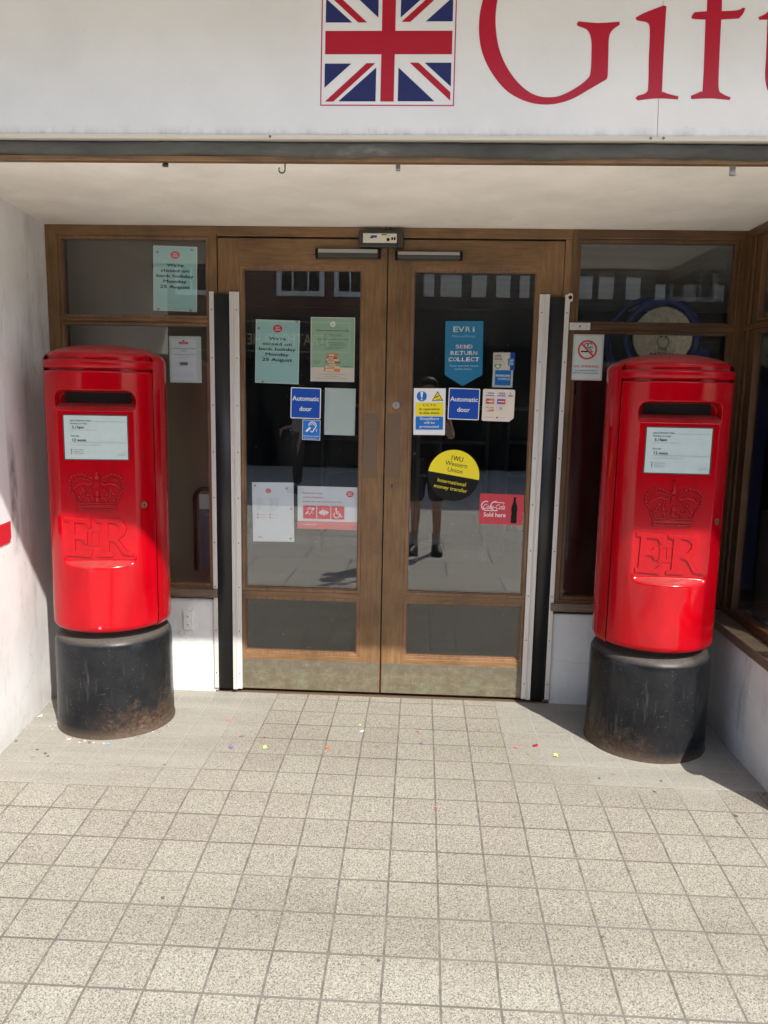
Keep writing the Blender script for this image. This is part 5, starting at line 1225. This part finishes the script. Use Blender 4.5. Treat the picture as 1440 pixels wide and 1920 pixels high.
# ================================================================== ACROSS THE STREET (seen in the glass)
def opp(T, x0, x1, z1, wall):
    MB().box(x0, x1, -20, -13.0, -.2, z1).build('wall', wall, T)
H1 = thing('brick_shop', 'red brick shop with white sash windows across the street', 'building', (-6, -13, 0))
opp(H1, -14, -.6, 7.6, 'far_brick')
MB().prism([(-13.05-.25, 7.6), (-20, 7.6), (-16.5, 8.6)], 'x', -14, -.6).build('roof', 'slate', H1)
for x in (-12.4, -9.6, -6.9, -4.55, -2.4, -1.2):
    w_, zb, zt = (.50, 3.45, 4.9)
    fr_ = MB(); xa, xb = x-w_, x+w_
    for a, b_, c, d in ((xa, xa+.1, zb, zt), (xb-.1, xb, zb, zt), (xa+.1, xb-.1, zb, zb+.1), (xa+.1, xb-.1, zt-.1, zt), (x-.18, x-.15, zb+.1, zt-.1), (x+.15, x+.18, zb+.1, zt-.1), (xa+.1, x-.18, zb+.7, zb+.73)): fr_.box(a, b_, -13.0, -12.93, c, d)
    fo_ = fr_.build('window', 'white_paint', H1); MB().box(xa+.1, xb-.1, -12.99, -12.97, zb+.1, zt-.1).build('pane', 'black', fo_)
MB().box(-13.8, -.8, -13.0, -12.92, -.1, 2.15).build('shop_window', 'black', H1)
MB().box(-13.8, -.8, -13.0, -12.80, 2.2, 3.0).build('fascia', 'timber_black', H1)
def farsign(T, st, x, z, cap, w, mat, y=-12.79):
    vs, fs = text2d(st); a0 = min(v[0] for v in vs); a1 = max(v[0] for v in vs); k = cap/.729; kx = w/(a1-a0)
    # faces +Y: letters run towards -X when seen from above the street, so mirror x
    b = MB(); b.recalc = False; b.add([(x+w/2-(v[0]-a0)*kx, y, z+v[1]*k) for v in vs], fs); b.build('sign_lettering', mat, T)
farsign(H1, 'STRATFORD HER', -2.70, 2.44, .24, 1.9, 'sign_gold')
b = MB()
for a, b_, c, d in ((-4.6, -1.35, 2.90, 2.915), (-4.6, -1.35, 2.30, 2.315), (-1.365, -1.35, 2.315, 2.90)): b.box(a, b_, -12.80, -12.785, c, d)
b.build('sign_border', 'sign_gold', H1)
H2 = thing('timber_framed_shop', 'black and white timber framed shop across the street', 'building', (5, -13, 0))
opp(H2, -.55, 14, 7.4, 'timber_black')
MB().prism([(-13.05-.2, 7.4), (-20, 7.4), (-16.5, 8.4)], 'x', -.55, 14).build('roof', 'slate', H2)
pn = MB(); x = -.3
for i, x in enumerate([-.35, .17, .52, 1.15, 1.65, 2.15, 2.65, 3.2, 3.75, 4.3, 4.9, 5.5, 6.1, 6.7, 7.3, 8, 8.7, 9.5, 10.3, 11.1, 12, 13]):
    ww = (.20, .22, .42, .30, .30)[i % 5]; pn.box(x, x+ww, -13.0, -12.97, 3.48, 3.92); pn.box(x, x+ww+.1, -13.0, -12.97, 5.2, 6.6)
pn.build('plaster_panel', 'plaster', H2)
MB().box(-.3, 13.6, -13.0, -12.95, -.1, 2.5).build('shop_window', 'black', H2)
farsign(H2, 'DOMINO', 1.15, 3.05, .22, 1.1, 'shelf_grey', -12.96)

# ================================================================== PEOPLE (only seen reflected in the door glass)
def skin_mesh(name, mat, parent, pts, edges, radii, sub=2):
    me = bpy.data.meshes.new(name); me.from_pydata([tuple(p) for p in pts], edges, []); o = bpy.data.objects.new(name, me); COL.objects.link(o)
    bpy.context.view_layer.objects.active = o
    sk_ = o.modifiers.new('skin', 'SKIN'); 
    if not me.skin_vertices:
        me.attributes
    lay_ = me.skin_vertices[0].data if me.skin_vertices else None
    if lay_:
        for i, r in enumerate(radii): lay_[i].radius = r if isinstance(r, tuple) else (r, r); lay_[i].use_root = (i == 0)
    s_ = o.modifiers.new('sub', 'SUBSURF'); s_.levels = sub; s_.render_levels = sub
    dg = bpy.context.evaluated_depsgraph_get(); dg.update(); nm = bpy.data.meshes.new_from_object(o.evaluated_get(dg))
    bpy.data.objects.remove(o); nm.materials.clear(); nm.materials.append(M_[mat])
    for p in nm.polygons: p.use_smooth = True
    r = bpy.data.objects.new(name, nm); COL.objects.link(r); r.parent = parent
    return r
def person(label, loc, rz, top, bottom, pose='phone', h=1.75, shorts=True):
    T = thing('person', label, 'person', loc); T.rotation_euler = (0, 0, R(rz)); k = h/1.75
    def V(*a): return tuple(c*k for c in a)
    # facing +Y
    ph = pose == 'phone'
    Lh, Rh = ((-.05, .30, 1.47), (.05, .30, 1.45)) if ph else ((-.23, .26, 1.02), (.25, .02, .80))
    Le, Re = ((-.24, .12, 1.20), (.24, .12, 1.18)) if ph else ((-.26, -.04, 1.10), (.27, -.05, 1.10))
    P = [(0, 0, .96), (0, 0, 1.12), (0, .01, 1.30), (0, 0, 1.43), (0, .01, 1.50), (0, .03, 1.56), (0, .035, 1.64), (0, .03, 1.70),
         (-.16, 0, 1.41), Le, Lh, (.16, 0, 1.41), Re, Rh,
         (-.09, 0, .90), (-.10, .02, .50), (-.11, 0, .09), (-.12, .12, .03), (.09, 0, .90), (.11, .03, .50), (.12, 0, .09), (.15, .12, .03)]
    E_ = [(0, 1), (1, 2), (2, 3), (3, 4), (4, 5), (5, 6), (6, 7), (3, 8), (8, 9), (9, 10), (3, 11), (11, 12), (12, 13), (0, 14), (14, 15), (15, 16), (16, 17), (0, 18), (18, 19), (19, 20), (20, 21)]
    Rd = [(.13, .10), (.12, .09), (.14, .10), (.09, .07), .055, (.065, .075), (.075, .092), (.055, .07), .055, .038, .026, .055, .038, .026, .085, .055, .036, .03, .085, .055, .036, .03]
    skin_mesh('body', 'skin', T, [V(*p) for p in P], E_, [tuple(c*k for c in r) if isinstance(r, tuple) else r*k for r in Rd])
    # hands: palm with five fingers each
    for s_, H_ in ((-1, Lh), (1, Rh)):
        q = [H_]; ed = []; rd2 = [.030]
        up_ = 1 if ph else -1
        q.append((H_[0], H_[1]+.01, H_[2]+up_*.05)); ed.append((0, 1)); rd2.append((.036, .016))
        for f_ in range(4):
            o_ = (f_-1.5)*.018; ln = (.030, .038, .036, .026)[f_]; i0 = len(q)
            q += [(H_[0]+o_, H_[1]+.012, H_[2]+up_*.075), (H_[0]+o_, H_[1]+.020, H_[2]+up_*(.075+ln)), (H_[0]+o_*.9, H_[1]+.004+.02, H_[2]+up_*(.078+ln*1.8))]
            ed += [(1, i0), (i0, i0+1), (i0+1, i0+2)]; rd2 += [.0095, .0085, .0075]
        i0 = len(q); q += [(H_[0]-s_*.035, H_[1]+.02, H_[2]+up_*.04), (H_[0]-s_*.045, H_[1]+.028, H_[2]+up_*.07)]; ed += [(0, i0), (i0, i0+1)]; rd2 += [.011, .009]
        skin_mesh('hand', 'skin', T, [V(*p) for p in q], ed, [tuple(c*k for c in r) if isinstance(r, tuple) else r*k for r in rd2], 1)
    c1 = [(0, 0, .86), P[1], P[2], P[3], (-.17, 0, 1.42), tuple(a*.55+b_*.45 for a, b_ in zip(P[8], Le)), (.17, 0, 1.42), tuple(a*.55+b_*.45 for a, b_ in zip(P[11], Re))]
    skin_mesh('shirt', top, T, [V(*p) for p in c1], [(0, 1), (1, 2), (2, 3), (3, 4), (4, 5), (3, 6), (6, 7)], [tuple(c*k for c in r) for r in ((.165, .125), (.15, .115), (.165, .125), (.10, .085), (.075, .075), (.065, .065), (.075, .075), (.065, .065))])
    zk = .52 if shorts else .12
    c2 = [(0, 0, 1.08), (0, 0, .90), (-.10, .01, .80), (-.11, .02, zk), (.10, .01, .80), (.115, .02, zk)]
    skin_mesh('shorts' if shorts else 'trousers', bottom, T, [V(*p) for p in c2], [(0, 1), (1, 2), (2, 3), (1, 4), (4, 5)], [tuple(c*k for c in r) for r in ((.155, .12), (.15, .12), (.105, .11), (.10, .10) if shorts else (.065, .065), (.105, .11), (.10, .10) if shorts else (.065, .065))])
    b = MB(); b.ball(V(0, .022, 1.665), .108*k, 0, 12, (.86, .98, .86)); hb = b
    hb.v = [v if not (v[1] > .075*k and v[2] < 1.70*k) else (v[0]*.8, .05*k, v[2]) for v in hb.v]
    hb.recalc = True
    o = hb.build('hair', 'hair', None, origin=(0, 0, 0)); o.parent = T; o.location = (0, 0, .012*k)
    fb = MB(); fb.ball(V(0, .125, 1.615), .014*k, 0, 6, (.8, 1, 1.4)); 
    for s_ in (-1, 1): fb.ball(V(s_*.085, .03, 1.63), .022*k, 0, 6, (.4, .8, 1.3)); fb.ball(V(s_*.032, .112, 1.645), .009*k, 1, 6, (1.2, .5, .6))
    fb.tube([V(-.025, .118, 1.575), V(0, .124, 1.572), V(.025, .118, 1.575)], .004*k, 6, 2)
    o = fb.build('face', ['skin', 'ink', 'petal_pink'], None, origin=(0, 0, 0)); o.parent = T; o.location = (0, 0, 0)
    for s_ in (-1, 1):
        x = s_*.115
        so1 = MB().tube([V(x, 0, .22), V(x, 0, .08)], .044*k, 12).build('sock', 'sock', None, origin=(0, 0, 0)); so1.parent = T; so1.location = (0, 0, 0)
        sh_ = MB(); x2 = x+s_*.02
        sh_.tube([V(x, -.07, .05), V(x, -.03, .055), V(x, .03, .055), V(x2, .10, .042), V(x2+s_*.01, .17, .030), V(x2+s_*.012, .205, .024)], [.035*k, .05*k, .052*k, .045*k, .038*k, .02*k], 14)
        so2 = sh_.build('shoe', 'shoe', None, origin=(0, 0, 0)); so2.parent = T; so2.location = (0, 0, 0)
        sl_ = MB().box(x-.045, x+.05, -.10, .19, 0, .018); sl_.v = [tuple(c*k for c in v) for v in sl_.v]; so3 = sl_.build('sole', 'black', None, origin=(0, 0, 0)); so3.parent = so2
    return T
person('man in black shirt and shorts holding up a phone, reflected in the right door', (.25, -4.00, -.11), 0, 'cloth_black', 'cloth_black', 'phone', 1.74)
o = MB().box(CAM.x-.036, CAM.x+.036, CAM.y-.035, CAM.y-.027, CAM.z-.10, CAM.z+.05).build('phone', 'black', bevel=.002); tag(o, 'black mobile phone held up by the man facing the doors', 'phone')
person('passer-by in grey shirt and dark trousers across the sunny street', (-1.75, -8.6, -.11), 75, 'cloth_grey', 'cloth_black', 'walk', 1.70, False)
def split_loose(o):
    bm = bmesh.new(); bm.from_mesh(o.data); bm.verts.ensure_lookup_table(); seen = set(); comps = []
    for v in bm.verts:
        if v.index in seen: continue
        st = [v]; seen.add(v.index); cur = []
        while st:
            q = st.pop(); cur.append(q.index)
            for e in q.link_edges:
                w_ = e.other_vert(q)
                if w_.index not in seen: seen.add(w_.index); st.append(w_)
        comps.append(cur)
    me = o.data
    for n_, cur in enumerate(comps[1:]+comps[:1]):
        ix = {v: i for i, v in enumerate(cur)}; fs = [p for p in me.polygons if p.vertices[0] in ix]
        nm = bpy.data.meshes.new(o.name); nm.from_pydata([tuple(me.vertices[v].co) for v in cur], [], [[ix[v] for v in p.vertices] for p in fs])
        for a_, p in zip(nm.polygons, fs): a_.material_index = p.material_index; a_.use_smooth = p.use_smooth
        for mt_ in me.materials: nm.materials.append(mt_)
        if n_ < len(comps)-1:
            c = o.copy(); c.data = nm; COL.objects.link(c)
        else: o.data = nm
    bm.free()
for o in list(bpy.data.objects):
    if o.type == 'MESH' and o.name.split('.')[0] in ('blue_field', 'inner_wall', 'inner_ceiling', 'inner_floor', 'screws', 'sensor_cap', 'screw', 'plaster_panel', 'cable'):
        split_loose(o)
for o in bpy.data.objects:
    if '_o' in o: del o['_o']
